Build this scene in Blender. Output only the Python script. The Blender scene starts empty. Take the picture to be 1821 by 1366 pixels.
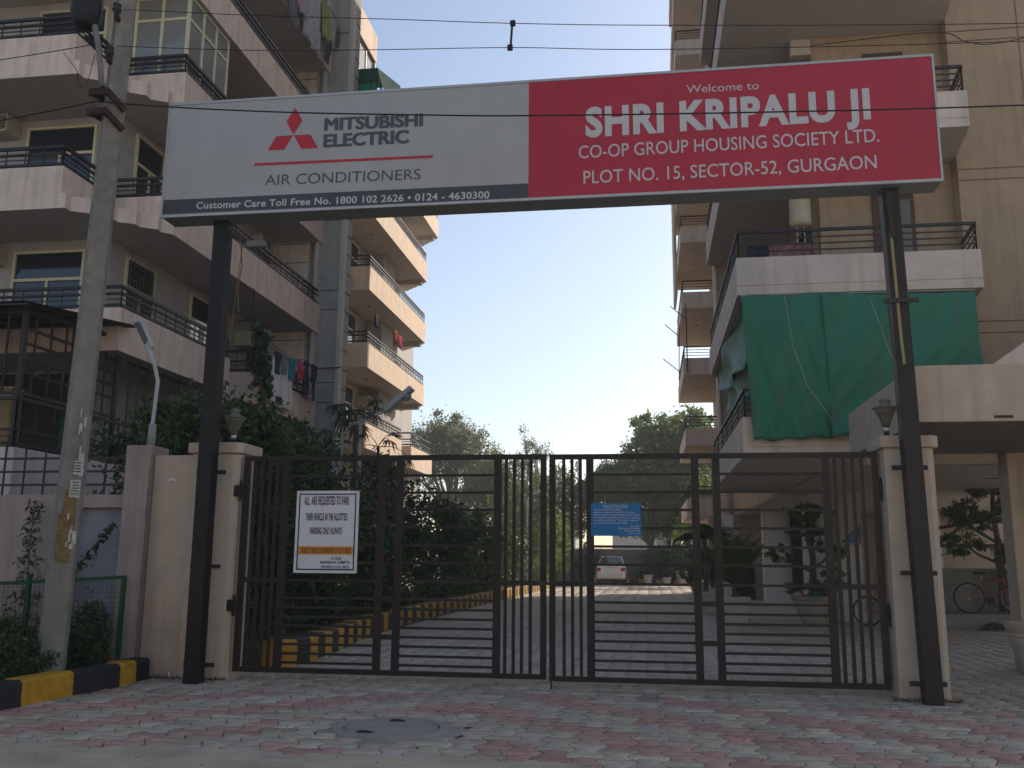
import bpy, math, random
import numpy as np
from mathutils import Vector, Matrix
S = bpy.context.scene
COL = S.collection
random.seed(7)
RNG = np.random.default_rng(11)

# ------------------------------------------------------------------ camera
cam_d = bpy.data.cameras.new('camera'); cam = bpy.data.objects.new('camera', cam_d); COL.objects.link(cam)
def cam_matrix(pitch, roll, yaw):
    p, r, y = map(math.radians, (pitch, roll, yaw))
    f = Vector((-math.sin(y)*math.cos(p), math.cos(y)*math.cos(p), math.sin(p)))
    r0 = Vector((math.cos(y), math.sin(y), 0)); u0 = r0.cross(f)
    rr = math.cos(r)*r0 + math.sin(r)*u0; uu = -math.sin(r)*r0 + math.cos(r)*u0
    return Matrix((( rr.x, uu.x, -f.x, 0), (rr.y, uu.y, -f.y, 0), (rr.z, uu.z, -f.z, 1.5), (0, 0, 0, 1)))
cam.matrix_world = cam_matrix(10.6098, 0.45556, 8.30607)
cam_d.sensor_width = 36; cam_d.lens = 1660/1821*36
cam_d.clip_start = 0.05; cam_d.clip_end = 3000
S.camera = cam

# ------------------------------------------------------------------ light
SUN_EL, SUN_AZ = 33.0, 38.0            # azimuth measured from +Y towards +X
W = bpy.data.worlds.new('World'); S.world = W; W.use_nodes = True
nt = W.node_tree; bg = nt.nodes['Background']
sky = nt.nodes.new('ShaderNodeTexSky'); sky.sky_type = 'NISHITA'; sky.sun_disc = False
sky.sun_elevation = math.radians(SUN_EL); sky.sun_rotation = math.radians(SUN_AZ)
sky.air_density = 1.0; sky.dust_density = 1.2; sky.ozone_density = 0.6
nt.links.new(sky.outputs[0], bg.inputs[0]); bg.inputs[1].default_value = 0.15
sd = bpy.data.lights.new('sun', 'SUN'); sun = bpy.data.objects.new('sun', sd); COL.objects.link(sun)
sd.energy = 5.0; sd.angle = math.radians(0.5); sd.color = (1.0, 0.90, 0.76)
dirv = Vector((math.sin(math.radians(SUN_AZ))*math.cos(math.radians(SUN_EL)), math.cos(math.radians(SUN_AZ))*math.cos(math.radians(SUN_EL)), math.sin(math.radians(SUN_EL))))
sun.rotation_euler = dirv.to_track_quat('Z', 'Y').to_euler(); sun.location = (30, 40, 40)
S.view_settings.view_transform = 'Standard'; S.view_settings.look = 'None'
S.view_settings.gamma = 1; S.view_settings.exposure = 0.26
S.render.engine = 'CYCLES'

# ------------------------------------------------------------------ materials
MATS = {}
def M(name, col, rough=.85, var=.12, scale=2.5, bump=0., bscale=90., streak=0., metal=0., spec=.3, dirt=None, chips=0.):
    if name in MATS: return MATS[name]
    m = bpy.data.materials.new(name); m.use_nodes = True; MATS[name] = m
    t = m.node_tree; N = t.nodes; L = t.links; b = N['Principled BSDF']
    b.inputs['Roughness'].default_value = rough; b.inputs['Metallic'].default_value = metal
    b.inputs['Specular IOR Level'].default_value = spec
    tc = N.new('ShaderNodeTexCoord')
    nz = N.new('ShaderNodeTexNoise'); nz.inputs['Scale'].default_value = scale; nz.inputs['Detail'].default_value = 6; nz.inputs['Roughness'].default_value = .62
    L.new(tc.outputs['Object'], nz.inputs['Vector'])
    mr = N.new('ShaderNodeMapRange'); mr.inputs[1].default_value = .3; mr.inputs[2].default_value = .7
    mr.inputs[3].default_value = 1-var; mr.inputs[4].default_value = 1+var*.6
    L.new(nz.outputs['Fac'], mr.inputs[0])
    mx = N.new('ShaderNodeVectorMath'); mx.operation = 'SCALE'
    mx.inputs[0].default_value = col; L.new(mr.outputs[0], mx.inputs['Scale'])
    out = mx.outputs[0]
    if streak:
        mp = N.new('ShaderNodeMapping'); mp.inputs['Scale'].default_value = (5, 5, .35); L.new(tc.outputs['Object'], mp.inputs[0])
        n2 = N.new('ShaderNodeTexNoise'); n2.inputs['Scale'].default_value = 1.0; n2.inputs['Detail'].default_value = 5; L.new(mp.outputs[0], n2.inputs['Vector'])
        m2 = N.new('ShaderNodeMapRange'); m2.inputs[1].default_value = .5; m2.inputs[2].default_value = .78; m2.inputs[3].default_value = 0; m2.inputs[4].default_value = streak
        L.new(n2.outputs['Fac'], m2.inputs[0])
        mm = N.new('ShaderNodeMix'); mm.data_type = 'RGBA'; L.new(m2.outputs[0], mm.inputs[0]); L.new(out, mm.inputs[6])
        mm.inputs[7].default_value = (*(dirt or tuple(c*.45 for c in col)), 1); out = mm.outputs[2]
    if chips:
        n4 = N.new('ShaderNodeTexNoise'); n4.inputs['Scale'].default_value = 7; n4.inputs['Detail'].default_value = 8; n4.inputs['Roughness'].default_value = .75; L.new(tc.outputs['Object'], n4.inputs['Vector'])
        m4 = N.new('ShaderNodeMapRange'); m4.inputs[1].default_value = .635; m4.inputs[2].default_value = .68; m4.inputs[3].default_value = 0; m4.inputs[4].default_value = chips; L.new(n4.outputs['Fac'], m4.inputs[0])
        m5 = N.new('ShaderNodeMix'); m5.data_type = 'RGBA'; L.new(m4.outputs[0], m5.inputs[0]); L.new(out, m5.inputs[6]); m5.inputs[7].default_value = (*(dirt or tuple(c*.4 for c in col)), 1); out = m5.outputs[2]
    L.new(out, b.inputs['Base Color'])
    if bump:
        n3 = N.new('ShaderNodeTexNoise'); n3.inputs['Scale'].default_value = bscale; n3.inputs['Detail'].default_value = 4; L.new(tc.outputs['Object'], n3.inputs['Vector'])
        bp = N.new('ShaderNodeBump'); bp.inputs['Strength'].default_value = bump; bp.inputs['Distance'].default_value = .02
        L.new(n3.outputs['Fac'], bp.inputs['Height']); L.new(bp.outputs[0], b.inputs['Normal'])
    return m
def leaf_mat(name, c1, c2, tr=.35, dead=None):
    m = bpy.data.materials.new(name); m.use_nodes = True; MATS[name] = m
    t = m.node_tree; N = t.nodes; L = t.links; b = N['Principled BSDF']
    g = N.new('ShaderNodeNewGeometry'); cr = N.new('ShaderNodeValToRGB'); L.new(g.outputs['Random Per Island'], cr.inputs[0])
    cr.color_ramp.elements[0].color = (*c1, 1); cr.color_ramp.elements[1].color = (*c2, 1); cr.color_ramp.elements[1].position = .92
    if dead:
        e = cr.color_ramp.elements.new(.97); e.color = (*dead, 1)
    L.new(cr.outputs[0], b.inputs['Base Color']); b.inputs['Roughness'].default_value = .5; b.inputs['Specular IOR Level'].default_value = .3
    tl = N.new('ShaderNodeBsdfTranslucent'); L.new(cr.outputs[0], tl.inputs[0])
    ms = N.new('ShaderNodeMixShader'); ms.inputs[0].default_value = tr
    L.new(b.outputs[0], ms.inputs[1]); L.new(tl.outputs[0], ms.inputs[2]); L.new(ms.outputs[0], N['Material Output'].inputs[0])
    return m
def glass_mat(name, col=(.02, .024, .03), rough=.06):
    m = bpy.data.materials.new(name); m.use_nodes = True; MATS[name] = m
    b = m.node_tree.nodes['Principled BSDF']; b.inputs['Base Color'].default_value = (*col, 1)
    b.inputs['Roughness'].default_value = rough; b.inputs['Specular IOR Level'].default_value = .6
    return m
PLL = M('plaster_pink', (.74, .58, .485), var=.12, bump=.25, streak=.62, chips=.28)
PLR = M('plaster_cream_pink', (.66, .545, .455), var=.10, bump=.25, streak=.5, chips=.2)
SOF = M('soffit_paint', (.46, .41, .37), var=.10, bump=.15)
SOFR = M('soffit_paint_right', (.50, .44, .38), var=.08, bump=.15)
WGR = M('wall_grey', (.42, .385, .36), var=.12, bump=.2, streak=.3)
WOC = M('wall_ochre', (.40, .285, .185), var=.12, bump=.3, streak=.5, chips=.2)
WBR = M('wall_brown', (.42, .30, .22), var=.1, bump=.2)
CON = M('concrete_grey', (.33, .325, .30), var=.15, bump=.3, streak=.4)
BEI = M('plaster_beige', (.47, .385, .31), var=.14, bump=.35, bscale=70, streak=.45, dirt=(.2, .15, .11), chips=.5)
PGR = M('plaster_pink_grey', (.36, .295, .265), var=.15, bump=.35, streak=.5, chips=.4)
CRM = M('cream_frame', (.62, .55, .38), rough=.5, var=.06)
IRON = M('iron_dark', (.035, .028, .027), rough=.55, var=.3, scale=6)
GATE = M('gate_paint', (.014, .0095, .009), rough=.5, var=.35, scale=5, bump=.1)
POSTM = M('post_paint', (.009, .008, .009), rough=.5, var=.3)
RUST = M('rust_iron', (.045, .026, .019), rough=.9, var=.4, scale=14)
STEEL = M('galvanised', (.42, .42, .41), rough=.4, var=.1, metal=.6)
LAMPG = M('lamp_grey', (.45, .46, .47), rough=.45, var=.08)
PANE = glass_mat('window_glass')
PANED = M('room_dark', (.03, .026, .024), rough=.7)  # unlit room shade put into a near-black colour
BARK = M('bark', (.11, .085, .065), var=.35, scale=8, bump=.6, bscale=40)
SOIL = M('soil', (.12, .09, .065), var=.3, scale=6, bump=.6, bscale=25)
BLK = M('black_plastic', (.015, .015, .016), rough=.6, var=.2)
WHT = M('white_paint', (.72, .71, .68), rough=.6, var=.06)
YEL = M('kerb_yellow', (.50, .26, .018), rough=.75, var=.30, scale=9, bump=.4, streak=.35, dirt=(.2, .13, .05))
KBL = M('kerb_black', (.022, .023, .027), rough=.7, var=.35, scale=9, bump=.4)
WIRE = M('wire_black', (.012, .012, .013), rough=.7, var=.1)
LF_D = leaf_mat('leaf_dark', (.018, .04, .013), (.075, .125, .04), .35, (.16, .15, .04))
LF_M = leaf_mat('leaf_mid', (.045, .08, .02), (.12, .17, .05), .5)
LF_B = leaf_mat('leaf_bright', (.07, .12, .02), (.16, .22, .05), .5)
LF_G = leaf_mat('leaf_greygreen', (.09, .11, .05), (.19, .20, .10), .5, (.17, .12, .06))
LF_N = leaf_mat('leaf_neem', (.06, .10, .02), (.19, .25, .06), .55)
LF_P = leaf_mat('leaf_palm', (.02, .05, .014), (.06, .10, .03), .35)

# ------------------------------------------------------------------ mesh helpers
class MB:
    def __init__(s): s.v = []; s.f = []; s.m = []
    def add(s, vs, fs, mi=0):
        o = len(s.v); s.v += [tuple(map(float, v)) for v in vs]
        for f in fs: s.f.append(tuple(o+i for i in f)); s.m.append(mi)
    def box(s, x0, x1, y0, y1, z0, z1, mi=0, top=None, bot=None):
        vs = [(x0,y0,z0),(x1,y0,z0),(x1,y1,z0),(x0,y1,z0),(x0,y0,z1),(x1,y0,z1),(x1,y1,z1),(x0,y1,z1)]
        fs = [(0,1,5,4),(1,2,6,5),(2,3,7,6),(3,0,4,7)]
        s.add(vs, fs, mi); o = len(s.v)-8
        s.f.append((o+3,o+2,o+1,o)); s.m.append(mi if bot is None else bot)
        s.f.append((o+4,o+5,o+6,o+7)); s.m.append(mi if top is None else top)
    def bar(s, p, q, w, h, mi=0, up=(0,0,1)):
        p = Vector(p); q = Vector(q); d = (q-p).normalized(); u = Vector(up)
        if abs(d.dot(u)) > .98: u = Vector((0,1,0))
        a = d.cross(u).normalized(); b = a.cross(d).normalized()
        vs = [e + a*(i*w/2) + b*(j*h/2) for e in (p, q) for i, j in ((-1,-1),(1,-1),(1,1),(-1,1))]
        s.add(vs, [(3,2,1,0),(4,5,6,7),(0,1,5,4),(1,2,6,5),(2,3,7,6),(3,0,4,7)], mi)
    def tube(s, pts, r, n=8, mi=0, cap=True):
        pts = [Vector(p) for p in pts]; k = len(pts); rs = r if isinstance(r, (list, tuple)) else [r]*k
        rings = []
        for i, p in enumerate(pts):
            d = (pts[min(i+1,k-1)] - pts[max(i-1,0)]).normalized()
            u = Vector((0,0,1)) if abs(d.z) < .9 else Vector((0,1,0))
            a = d.cross(u).normalized(); b = a.cross(d)
            rings.append([p + a*(rs[i]*math.cos(2*math.pi*j/n)) + b*(rs[i]*math.sin(2*math.pi*j/n)) for j in range(n)])
        vs = [v for rg in rings for v in rg]
        fs = [(i*n+j, i*n+(j+1)%n, (i+1)*n+(j+1)%n, (i+1)*n+j) for i in range(k-1) for j in range(n)]
        if cap: fs += [tuple(range(n))[::-1], tuple((k-1)*n+j for j in range(n))]
        s.add(vs, fs, mi)
    def lathe(s, c, prof, n=20, mi=0, tilt=None):
        c = Vector(c); vs = []; k = len(prof)
        for r, z in prof:
            for j in range(n):
                a = 2*math.pi*j/n; v = Vector((r*math.cos(a), r*math.sin(a), z))
                if tilt is not None: v = tilt @ v
                vs.append(c+v)
        fs = [(i*n+j, i*n+(j+1)%n, (i+1)*n+(j+1)%n, (i+1)*n+j) for i in range(k-1) for j in range(n)]
        fs += [tuple(range(n))[::-1], tuple((k-1)*n+j for j in range(n))]
        s.add(vs, fs, mi)
    def prism(s, poly, z0, z1, mi=0, top=None, bot=None):
        n = len(poly); area = sum(poly[i][0]*poly[(i+1)%n][1]-poly[(i+1)%n][0]*poly[i][1] for i in range(n))
        if area < 0: poly = poly[::-1]
        vs = [(x,y,z0) for x,y in poly]+[(x,y,z1) for x,y in poly]
        s.add(vs, [(i,(i+1)%n,n+(i+1)%n,n+i) for i in range(n)], mi); o = len(s.v)-2*n
        s.f.append(tuple(o+i for i in range(n))[::-1]); s.m.append(mi if bot is None else bot)
        s.f.append(tuple(o+n+i for i in range(n))); s.m.append(mi if top is None else top)
    def ribbon(s, path, t, z0, z1, mi=0):          # solid wall following a plan path, thickness t to its left
        k = len(path); P = [Vector((x,y)) for x,y in path]; off = []
        for i in range(k):
            def nrm(a, b): d = (b-a).normalized(); return Vector((-d.y, d.x))
            if i == 0: o = nrm(P[0],P[1])*t
            elif i == k-1: o = nrm(P[-2],P[-1])*t
            else:
                n1 = nrm(P[i-1],P[i]); n2 = nrm(P[i],P[i+1]); o = (n1+n2)*(t/(1+n1.dot(n2)))
            off.append(P[i]+o)
        s.prism([tuple(p) for p in P]+[tuple(p) for p in off[::-1]], z0, z1, mi)
    def build(s, name, mat, parent=None, smooth=False, bevel=0):
        me = bpy.data.meshes.new(name)
        loc = Vector(parent['_o']) if parent is not None else Vector((0,0,0))
        me.from_pydata([(v[0]-loc.x, v[1]-loc.y, v[2]-loc.z) for v in s.v], [], s.f)
        mats = mat if isinstance(mat, (list, tuple)) else [mat]
        for q in mats: me.materials.append(q)
        me.polygons.foreach_set('material_index', s.m)
        if smooth: me.polygons.foreach_set('use_smooth', [True]*len(s.f))
        me.update(); o = bpy.data.objects.new(name, me); COL.objects.link(o)
        if parent is not None: o.parent = parent; o['_o'] = tuple(loc)
        else: o['_o'] = (0,0,0)
        if bevel:
            b = o.modifiers.new('bevel', 'BEVEL'); b.width = bevel; b.segments = 2; b.limit_method = 'ANGLE'
        return o
def thing(name, label, cat, loc, group=None):
    o = bpy.data.objects.new(name, None); COL.objects.link(o); o.location = loc; o['_o'] = tuple(loc)
    o['label'] = label; o['category'] = cat
    o.empty_display_size = .2
    if group: o['group'] = group
    return o
def tag(o, label, cat, group=None):
    o['label'] = label; o['category'] = cat
    if group: o['group'] = group
    return o
def structure(o, kind='structure'): o['kind'] = kind; return o
def npmesh(name, V, F, mat, parent=None, smooth=False, colors=None):
    loc = np.array(parent['_o']) if parent is not None else np.zeros(3)
    V = np.asarray(V, float)-loc; n = F.shape[1]
    me = bpy.data.meshes.new(name); me.vertices.add(len(V)); me.vertices.foreach_set('co', V.ravel())
    me.loops.add(F.size); me.loops.foreach_set('vertex_index', F.ravel().astype(np.int32))
    me.polygons.add(len(F)); me.polygons.foreach_set('loop_start', np.arange(len(F), dtype=np.int32)*n)
    me.polygons.foreach_set('loop_total', np.full(len(F), n, np.int32))
    if colors is not None:
        ca = me.color_attributes.new('Col', 'FLOAT_COLOR', 'POINT'); ca.data.foreach_set('color', colors.ravel())
    me.materials.append(mat); me.update(calc_edges=True); me.validate()
    o = bpy.data.objects.new(name, me); COL.objects.link(o)
    if parent is not None: o.parent = parent
    o['_o'] = tuple(loc)
    return o
def leaf_verts(P, size, rng, wid=.42, droop=0., jit=.35):
    n = len(P); a = rng.normal(size=(n,3)); a[:,2] -= droop; a /= np.linalg.norm(a,axis=1,keepdims=True)
    b = np.cross(a, rng.normal(size=(n,3))); b /= np.linalg.norm(b,axis=1,keepdims=True)
    s = size*(1+jit*rng.uniform(-1,1,(n,1))); c = np.cross(a,b)
    V = np.stack([P-a*s*.5, P+b*s*wid*.5+c*s*.07, P+a*s*.5, P-b*s*wid*.5+c*s*.07], 1).reshape(-1,3)
    return V
def foliage(name, P, size, mat, parent, rng=RNG, wid=.42, droop=0.):
    V = leaf_verts(np.asarray(P), size, rng, wid, droop); F = np.arange(len(V)).reshape(-1,4)
    return npmesh(name, V, F, mat, parent)
def blob(c, r, n, rng=RNG, shell=.55):             # points in an uneven ellipsoid made of clumps
    c = np.array(c); r = np.array(r); k = max(8, n//70)
    d = rng.normal(size=(k,3)); d /= np.linalg.norm(d,axis=1,keepdims=True)
    cc = d*(rng.uniform(shell,1,(k,1)))*(1+.12*np.sin(3*d[:,:1]+5*d[:,1:2]))
    idx = rng.integers(0,k,n); cr = rng.uniform(.10,.26,(k,1))
    P = cc[idx] + rng.normal(size=(n,3))*cr[idx]*.75
    return c + P*r
def bevel(o, w=.01):
    b = o.modifiers.new('bevel', 'BEVEL'); b.width = w; b.segments = 2; b.limit_method = 'ANGLE'; return o

# text set on a vertical plane facing the camera side (-Y)
def text_mesh(s, off=0., shear=0.):
    cu = bpy.data.curves.new('txt', 'FONT'); cu.body = s; cu.size = 1; cu.offset = off; cu.shear = shear; cu.resolution_u = 4; cu.space_character = 1+off*2.2
    o = bpy.data.objects.new('txt', cu); COL.objects.link(o)
    bpy.context.view_layer.update()
    me = bpy.data.meshes.new_from_object(o.evaluated_get(bpy.context.evaluated_depsgraph_get()))
    V = [tuple(v.co) for v in me.vertices]; F = [tuple(p.vertices) for p in me.polygons]
    bpy.data.objects.remove(o); bpy.data.curves.remove(cu); bpy.data.meshes.remove(me)
    return V, F
_H = text_mesh('H'); CAP = max(v[1] for v in _H[0])
def text(mb, s, x0, x1, zl, zr, h, y, off=0., mi=0, shear=0., heavy=0.):
    if heavy:
        for k,(dx,dz) in enumerate(((0,0),(1,0),(-1,0),(0,.6),(0,-.6),(.7,.5),(-.7,.5),(.7,-.5),(-.7,-.5))): text(mb,s,x0+heavy+dx*heavy,x1-heavy+dx*heavy,zl+heavy*.6+dz*heavy,zr+heavy*.6+dz*heavy,h-1.2*heavy,y-k*.0003,off,mi,shear)
        return
    V, F = text_mesh(s, off, shear); a = min(v[0] for v in V); b = max(v[0] for v in V); out = []
    for v in V:
        u = (v[0]-a)/(b-a); out.append((x0+u*(x1-x0), y, zl+u*(zr-zl)+(v[1]+off*.5)/(CAP+off)*h))
    mb.add(out, F, mi)
def poly(mb, pts, y, mi=0): mb.add([(x,y,z) for x,z in pts], [tuple(range(len(pts)))], mi)

# ------------------------------------------------------------------ balcony rails
def rail_left(mb, path, z0, h=.47, step=.42):
    for i in range(len(path)-1):
        (xa,ya),(xb,yb) = path[i],path[i+1]; e = .0015*(i%2)
        mb.bar((xa,ya,z0+h-.03),(xb,yb,z0+h-.03),.06+e,.06+e)
        mb.bar((xa,ya,z0+.30),(xb,yb,z0+.30),.05+e,.045+e)
        mb.bar((xa,ya,z0+.19),(xb,yb,z0+.19),.018,.02+e)
        mb.bar((xa,ya,z0+.07),(xb,yb,z0+.07),.05+e,.05+e)
        L = math.hypot(xb-xa,yb-ya); n = max(1,int(L/step))
        for j in range(n+1):
            t = j/n; x = xa+(xb-xa)*t; y = ya+(yb-ya)*t
            mb.bar((x,y,z0),(x,y,z0+h-.06),.02,.02)
def rail_right(mb, path, z0, h=.52):
    for i in range(len(path)-1):
        (xa,ya),(xb,yb) = path[i],path[i+1]; e = .0015*(i%2)
        mb.bar((xa,ya,z0+h-.025),(xb,yb,z0+h-.025),.055+e,.05+e)
        for k in (.12,.24,.36): mb.bar((xa,ya,z0+k),(xb,yb,z0+k),.02,.024+e)
        L = math.hypot(xb-xa,yb-ya); n = max(1,round(L/1.35))
        for j in range(n+1):
            for dd in ((0,) if j in (0,n) else (-.06,.06)):
                t = j/n; x = xa+(xb-xa)*t+dd*(xb-xa)/L; y = ya+(yb-ya)*t+dd*(yb-ya)/L
                mb.bar((x,y,z0-.02),(x,y,z0+h-.05),.022,.022)
def window(parent, axis, c, u0, u1, z0, z1, cols=2, transom=.25, face=1, grille=False, fm=None, pm=None):
    """sliding window set proud of a wall. axis 'y': wall plane y=c facing -Y, u along X; axis 'x': plane x=c facing face*X, u along Y"""
    f = MB(); p = MB(); w = .055
    def bx(mb, a, b, za, zb, d0, d1):
        if axis == 'y': mb.box(a, b, c-d1, c-d0, za, zb)
        elif face > 0: mb.box(c+d0, c+d1, a, b, za, zb)
        else: mb.box(c-d1, c-d0, a, b, za, zb)
    zt = z1-(z1-z0)*transom
    bx(f,u0,u1,z0,z0+w,.003,.07); bx(f,u0,u1,z1-w,z1,.003,.07)
    bx(f,u0,u0+w,z0+w,z1-w,.003,.07); bx(f,u1-w,u1,z0+w,z1-w,.003,.07)
    if transom: bx(f,u0+w,u1-w,zt-w/2,zt+w*.7,.004,.066)
    for i in range(1,cols):
        u = u0+(u1-u0)*i/cols; bx(f,u-w*.45,u+w*.45,z0+w,(zt-w/2) if transom else z1-w,.005,.062)
    bx(p,u0+w,u1-w,z0+w,z1-w,.004,.02)
    fo = f.build('window', fm or CRM, parent); p.build('pane', pm or PANE, fo)
    if grille:
        g = MB(); n = int((u1-u0)/.13)
        for i in range(1,n): 
            u = u0+(u1-u0)*i/n; bx(g,u-.006,u+.006,z0+.02,z1-.02,.075,.087)
        k = int((z1-z0)/.16)
        for j in range(1,k):
            z = z0+(z1-z0)*j/k; bx(g,u0,u1,z-.006,z+.006,.088,.099)
        g.build('grille', M('grille_dull',(.16,.14,.11)), fo)
    return fo
def ac_unit(x, y, z, facing, label, w=.62, h=.42, d=.5):
    t = thing('air_conditioner', label, 'air conditioner', (x,y,z), 'window air conditioners')
    b = MB(); g = MB(); f = MB()
    if facing == 'y':
        b.box(x-w/2,x+w/2,y-d,y,z,z+h); g.box(x-w/2+.04,x+w/2-.04,y-d-.012,y-d-.002,z+.05,z+h-.05)
        for i in range(7): f.box(x-w/2+.04,x+w/2-.04,y-d-.03,y-d-.013,z+.07+i*.045,z+.08+i*.045)
    else:
        b.box(x,x+d,y-w/2,y+w/2,z,z+h); g.box(x+d+.002,x+d+.012,y-w/2+.04,y+w/2-.04,z+.05,z+h-.05)
        for i in range(7): f.box(x+d+.013,x+d+.03,y-w/2+.04,y+w/2-.04,z+.07+i*.045,z+.08+i*.045)
    b.build('case', M('ac_cream',(.42,.37,.30),rough=.6,var=.15), t, bevel=.012); g.build('coil', M('ac_coil',(.05,.045,.04),rough=.8), t); f.build('louvre', M('ac_cream',(0,0,0)), t)

# ================================================================== GROUND
GM = M('dusty_ground', (.21,.185,.155), var=.25, scale=.8, bump=.4, bscale=30)
b = MB(); b.add([(-1500,-300,-.03),(1500,-300,-.03),(1500,2500,-.03),(-1500,2500,-.03)], [(0,1,2,3)])
structure(b.build('ground', GM))
b = MB(); b.add([(-9.6,4,-.012),(16,4,-.012),(16,62,-.012),(-9.6,62,-.012)], [(0,1,2,3)])
structure(b.build('paving_bed', M('joint_sand', (.05,.044,.038), var=.3, scale=4, bump=.4)))
def paver_mat():
    m = bpy.data.materials.new('paver'); m.use_nodes = True; t = m.node_tree; N = t.nodes; L = t.links; bs = N['Principled BSDF']
    at = N.new('ShaderNodeAttribute'); at.attribute_name = 'Col'
    tc = N.new('ShaderNodeTexCoord'); n1 = N.new('ShaderNodeTexNoise'); n1.inputs['Scale'].default_value = 1.1; n1.inputs['Detail'].default_value = 7; n1.inputs['Roughness'].default_value = .7
    L.new(tc.outputs['Object'], n1.inputs['Vector'])
    mr = N.new('ShaderNodeMapRange'); mr.inputs[1].default_value = .42; mr.inputs[2].default_value = .72; mr.inputs[3].default_value = .05; mr.inputs[4].default_value = .7; L.new(n1.outputs['Fac'], mr.inputs[0])
    mx = N.new('ShaderNodeMix'); mx.data_type = 'RGBA'; L.new(mr.outputs[0], mx.inputs[0]); L.new(at.outputs['Color'], mx.inputs[6]); mx.inputs[7].default_value = (.36,.30,.23,1)
    n2 = N.new('ShaderNodeTexNoise'); n2.inputs['Scale'].default_value = 55; n2.inputs['Detail'].default_value = 4; L.new(tc.outputs['Object'], n2.inputs['Vector'])
    m2 = N.new('ShaderNodeMapRange'); m2.inputs[1].default_value = .3; m2.inputs[2].default_value = .7; m2.inputs[3].default_value = .70; m2.inputs[4].default_value = 1.18; L.new(n2.outputs['Fac'], m2.inputs[0])
    sc = N.new('ShaderNodeVectorMath'); sc.operation = 'SCALE'; L.new(mx.outputs[2], sc.inputs[0]); L.new(m2.outputs[0], sc.inputs['Scale']); L.new(sc.outputs[0], bs.inputs['Base Color'])
    bp = N.new('ShaderNodeBump'); bp.inputs['Strength'].default_value = .35; bp.inputs['Distance'].default_value = .006; L.new(n2.outputs['Fac'], bp.inputs['Height']); L.new(bp.outputs[0], bs.inputs['Normal'])
    bs.inputs['Roughness'].default_value = .88; bs.inputs['Specular IOR Level'].default_value = .25
    return m
PAV = paver_mat()
def pavers(name, x0, x1, y0, y1, a, c, amp, colour, skip, n=4, bevel_w=.006, z=0.):
    I, J = np.meshgrid(np.arange(int((x1-x0)/a)), np.arange(int((y1-y0)/c)), indexing='ij'); I = I.ravel(); J = J.ravel()
    cx = x0+(I+.5)*a; cy = y0+(J+.5)*c; k = ~skip(cx,cy); I=I[k]; J=J[k]; cx=cx[k]; cy=cy[k]; m = len(I)
    t = np.arange(n)/n; sg = np.where((I+J)%2==0,1,-1)[:,None]*amp
    bow = np.sin(np.pi*t)**1.0; sq = np.sin(2*np.pi*t)*.55
    h = .5
    X = []; Y = []
    wob = sg*(bow+0*sq)
    X.append(np.repeat((t-h)[None]*a,m,0)); Y.append(-h*c - wob)
    X.append(h*a - wob); Y.append(np.repeat((t-h)[None]*c,m,0))
    X.append(np.repeat((h-t)[None]*a,m,0)); Y.append(h*c + wob)
    X.append(-h*a + wob); Y.append(np.repeat((h-t)[None]*c,m,0))
    X = np.concatenate(X,1); Y = np.concatenate(Y,1); q = 4*n
    tilt = RNG.normal(0,.011,(m,2)); dz = RNG.normal(0,.0026,(m,1))
    def ring(inset, dzz):
        sx = X*(1-inset/a*2); sy = Y*(1-inset/c*2)
        return np.stack([cx[:,None]+sx, cy[:,None]+sy, z+dz+dzz+tilt[:,:1]*sx+tilt[:,1:]*sy], -1)
    rings = [ring(.005,-.016), ring(.005,-.006), ring(.005+bevel_w,0)]
    V = np.concatenate(rings,1).reshape(-1,3); base = (np.arange(m)*3*q)[:,None]
    j = np.arange(q); j2 = (j+1)%q
    fq = np.concatenate([np.stack([base+r*q+j, base+r*q+j2, base+(r+1)*q+j2, base+(r+1)*q+j],-1).reshape(-1,4) for r in (0,1)])
    ft = (base+2*q+j).reshape(-1,q)
    colr = colour(cx,cy,m); C = np.repeat(np.concatenate([colr,np.ones((m,1))],1), 3*q, 0)
    me = bpy.data.meshes.new(name); me.vertices.add(len(V)); me.vertices.foreach_set('co', V.ravel())
    li = np.concatenate([fq.ravel(), ft.ravel()]).astype(np.int32); me.loops.add(len(li)); me.loops.foreach_set('vertex_index', li)
    tot = np.concatenate([np.full(len(fq),4), np.full(len(ft),q)]).astype(np.int32); st = np.concatenate([[0],np.cumsum(tot)[:-1]]).astype(np.int32)
    me.polygons.add(len(tot)); me.polygons.foreach_set('loop_start', st); me.polygons.foreach_set('loop_total', tot)
    ca = me.color_attributes.new('Col','FLOAT_COLOR','POINT'); ca.data.foreach_set('color', C.ravel())
    me.materials.append(PAV); me.update(calc_edges=True); me.validate()
    o = bpy.data.objects.new(name, me); COL.objects.link(o); return structure(o)
def col_fore(cx,cy,m):
    xa = -1.81; d = cy+np.abs(cx-xa) + RNG.normal(0,.02,m)
    d = np.where(cx<xa, d-.15, d)
    pink = ((d-11.05)%1.5) < .72
    pink &= (cy < 11.05-.12*np.abs(cx+1)); pink &= ~((np.hypot(cx+2.3,cy-8.5)<1.0))
    g = np.array([.445,.385,.305]); p = np.array([.44,.255,.215])
    c = np.where(pink[:,None], p, g); return c*(1+RNG.normal(0,.13,(m,1)))*(1+RNG.normal(0,.025,(m,3)))
def col_in(cx,cy,m):
    c = np.array([.47,.41,.345])*np.ones((m,1)); return c*(1+RNG.normal(0,.08,(m,1)))
pavers('forecourt_paving', -9.4, 9.5, 6.0, 12.4, .25, .20, .044, col_fore, lambda x,y: (np.hypot(x+2.3,y-8.5)<.585)|((x<-6.3)&(y>8.3)))
pavers('driveway_paving', -6.0, 9.5, 12.4, 36, .27, .22, .02, col_in, lambda x,y: (x<-5.45), n=3)
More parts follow.
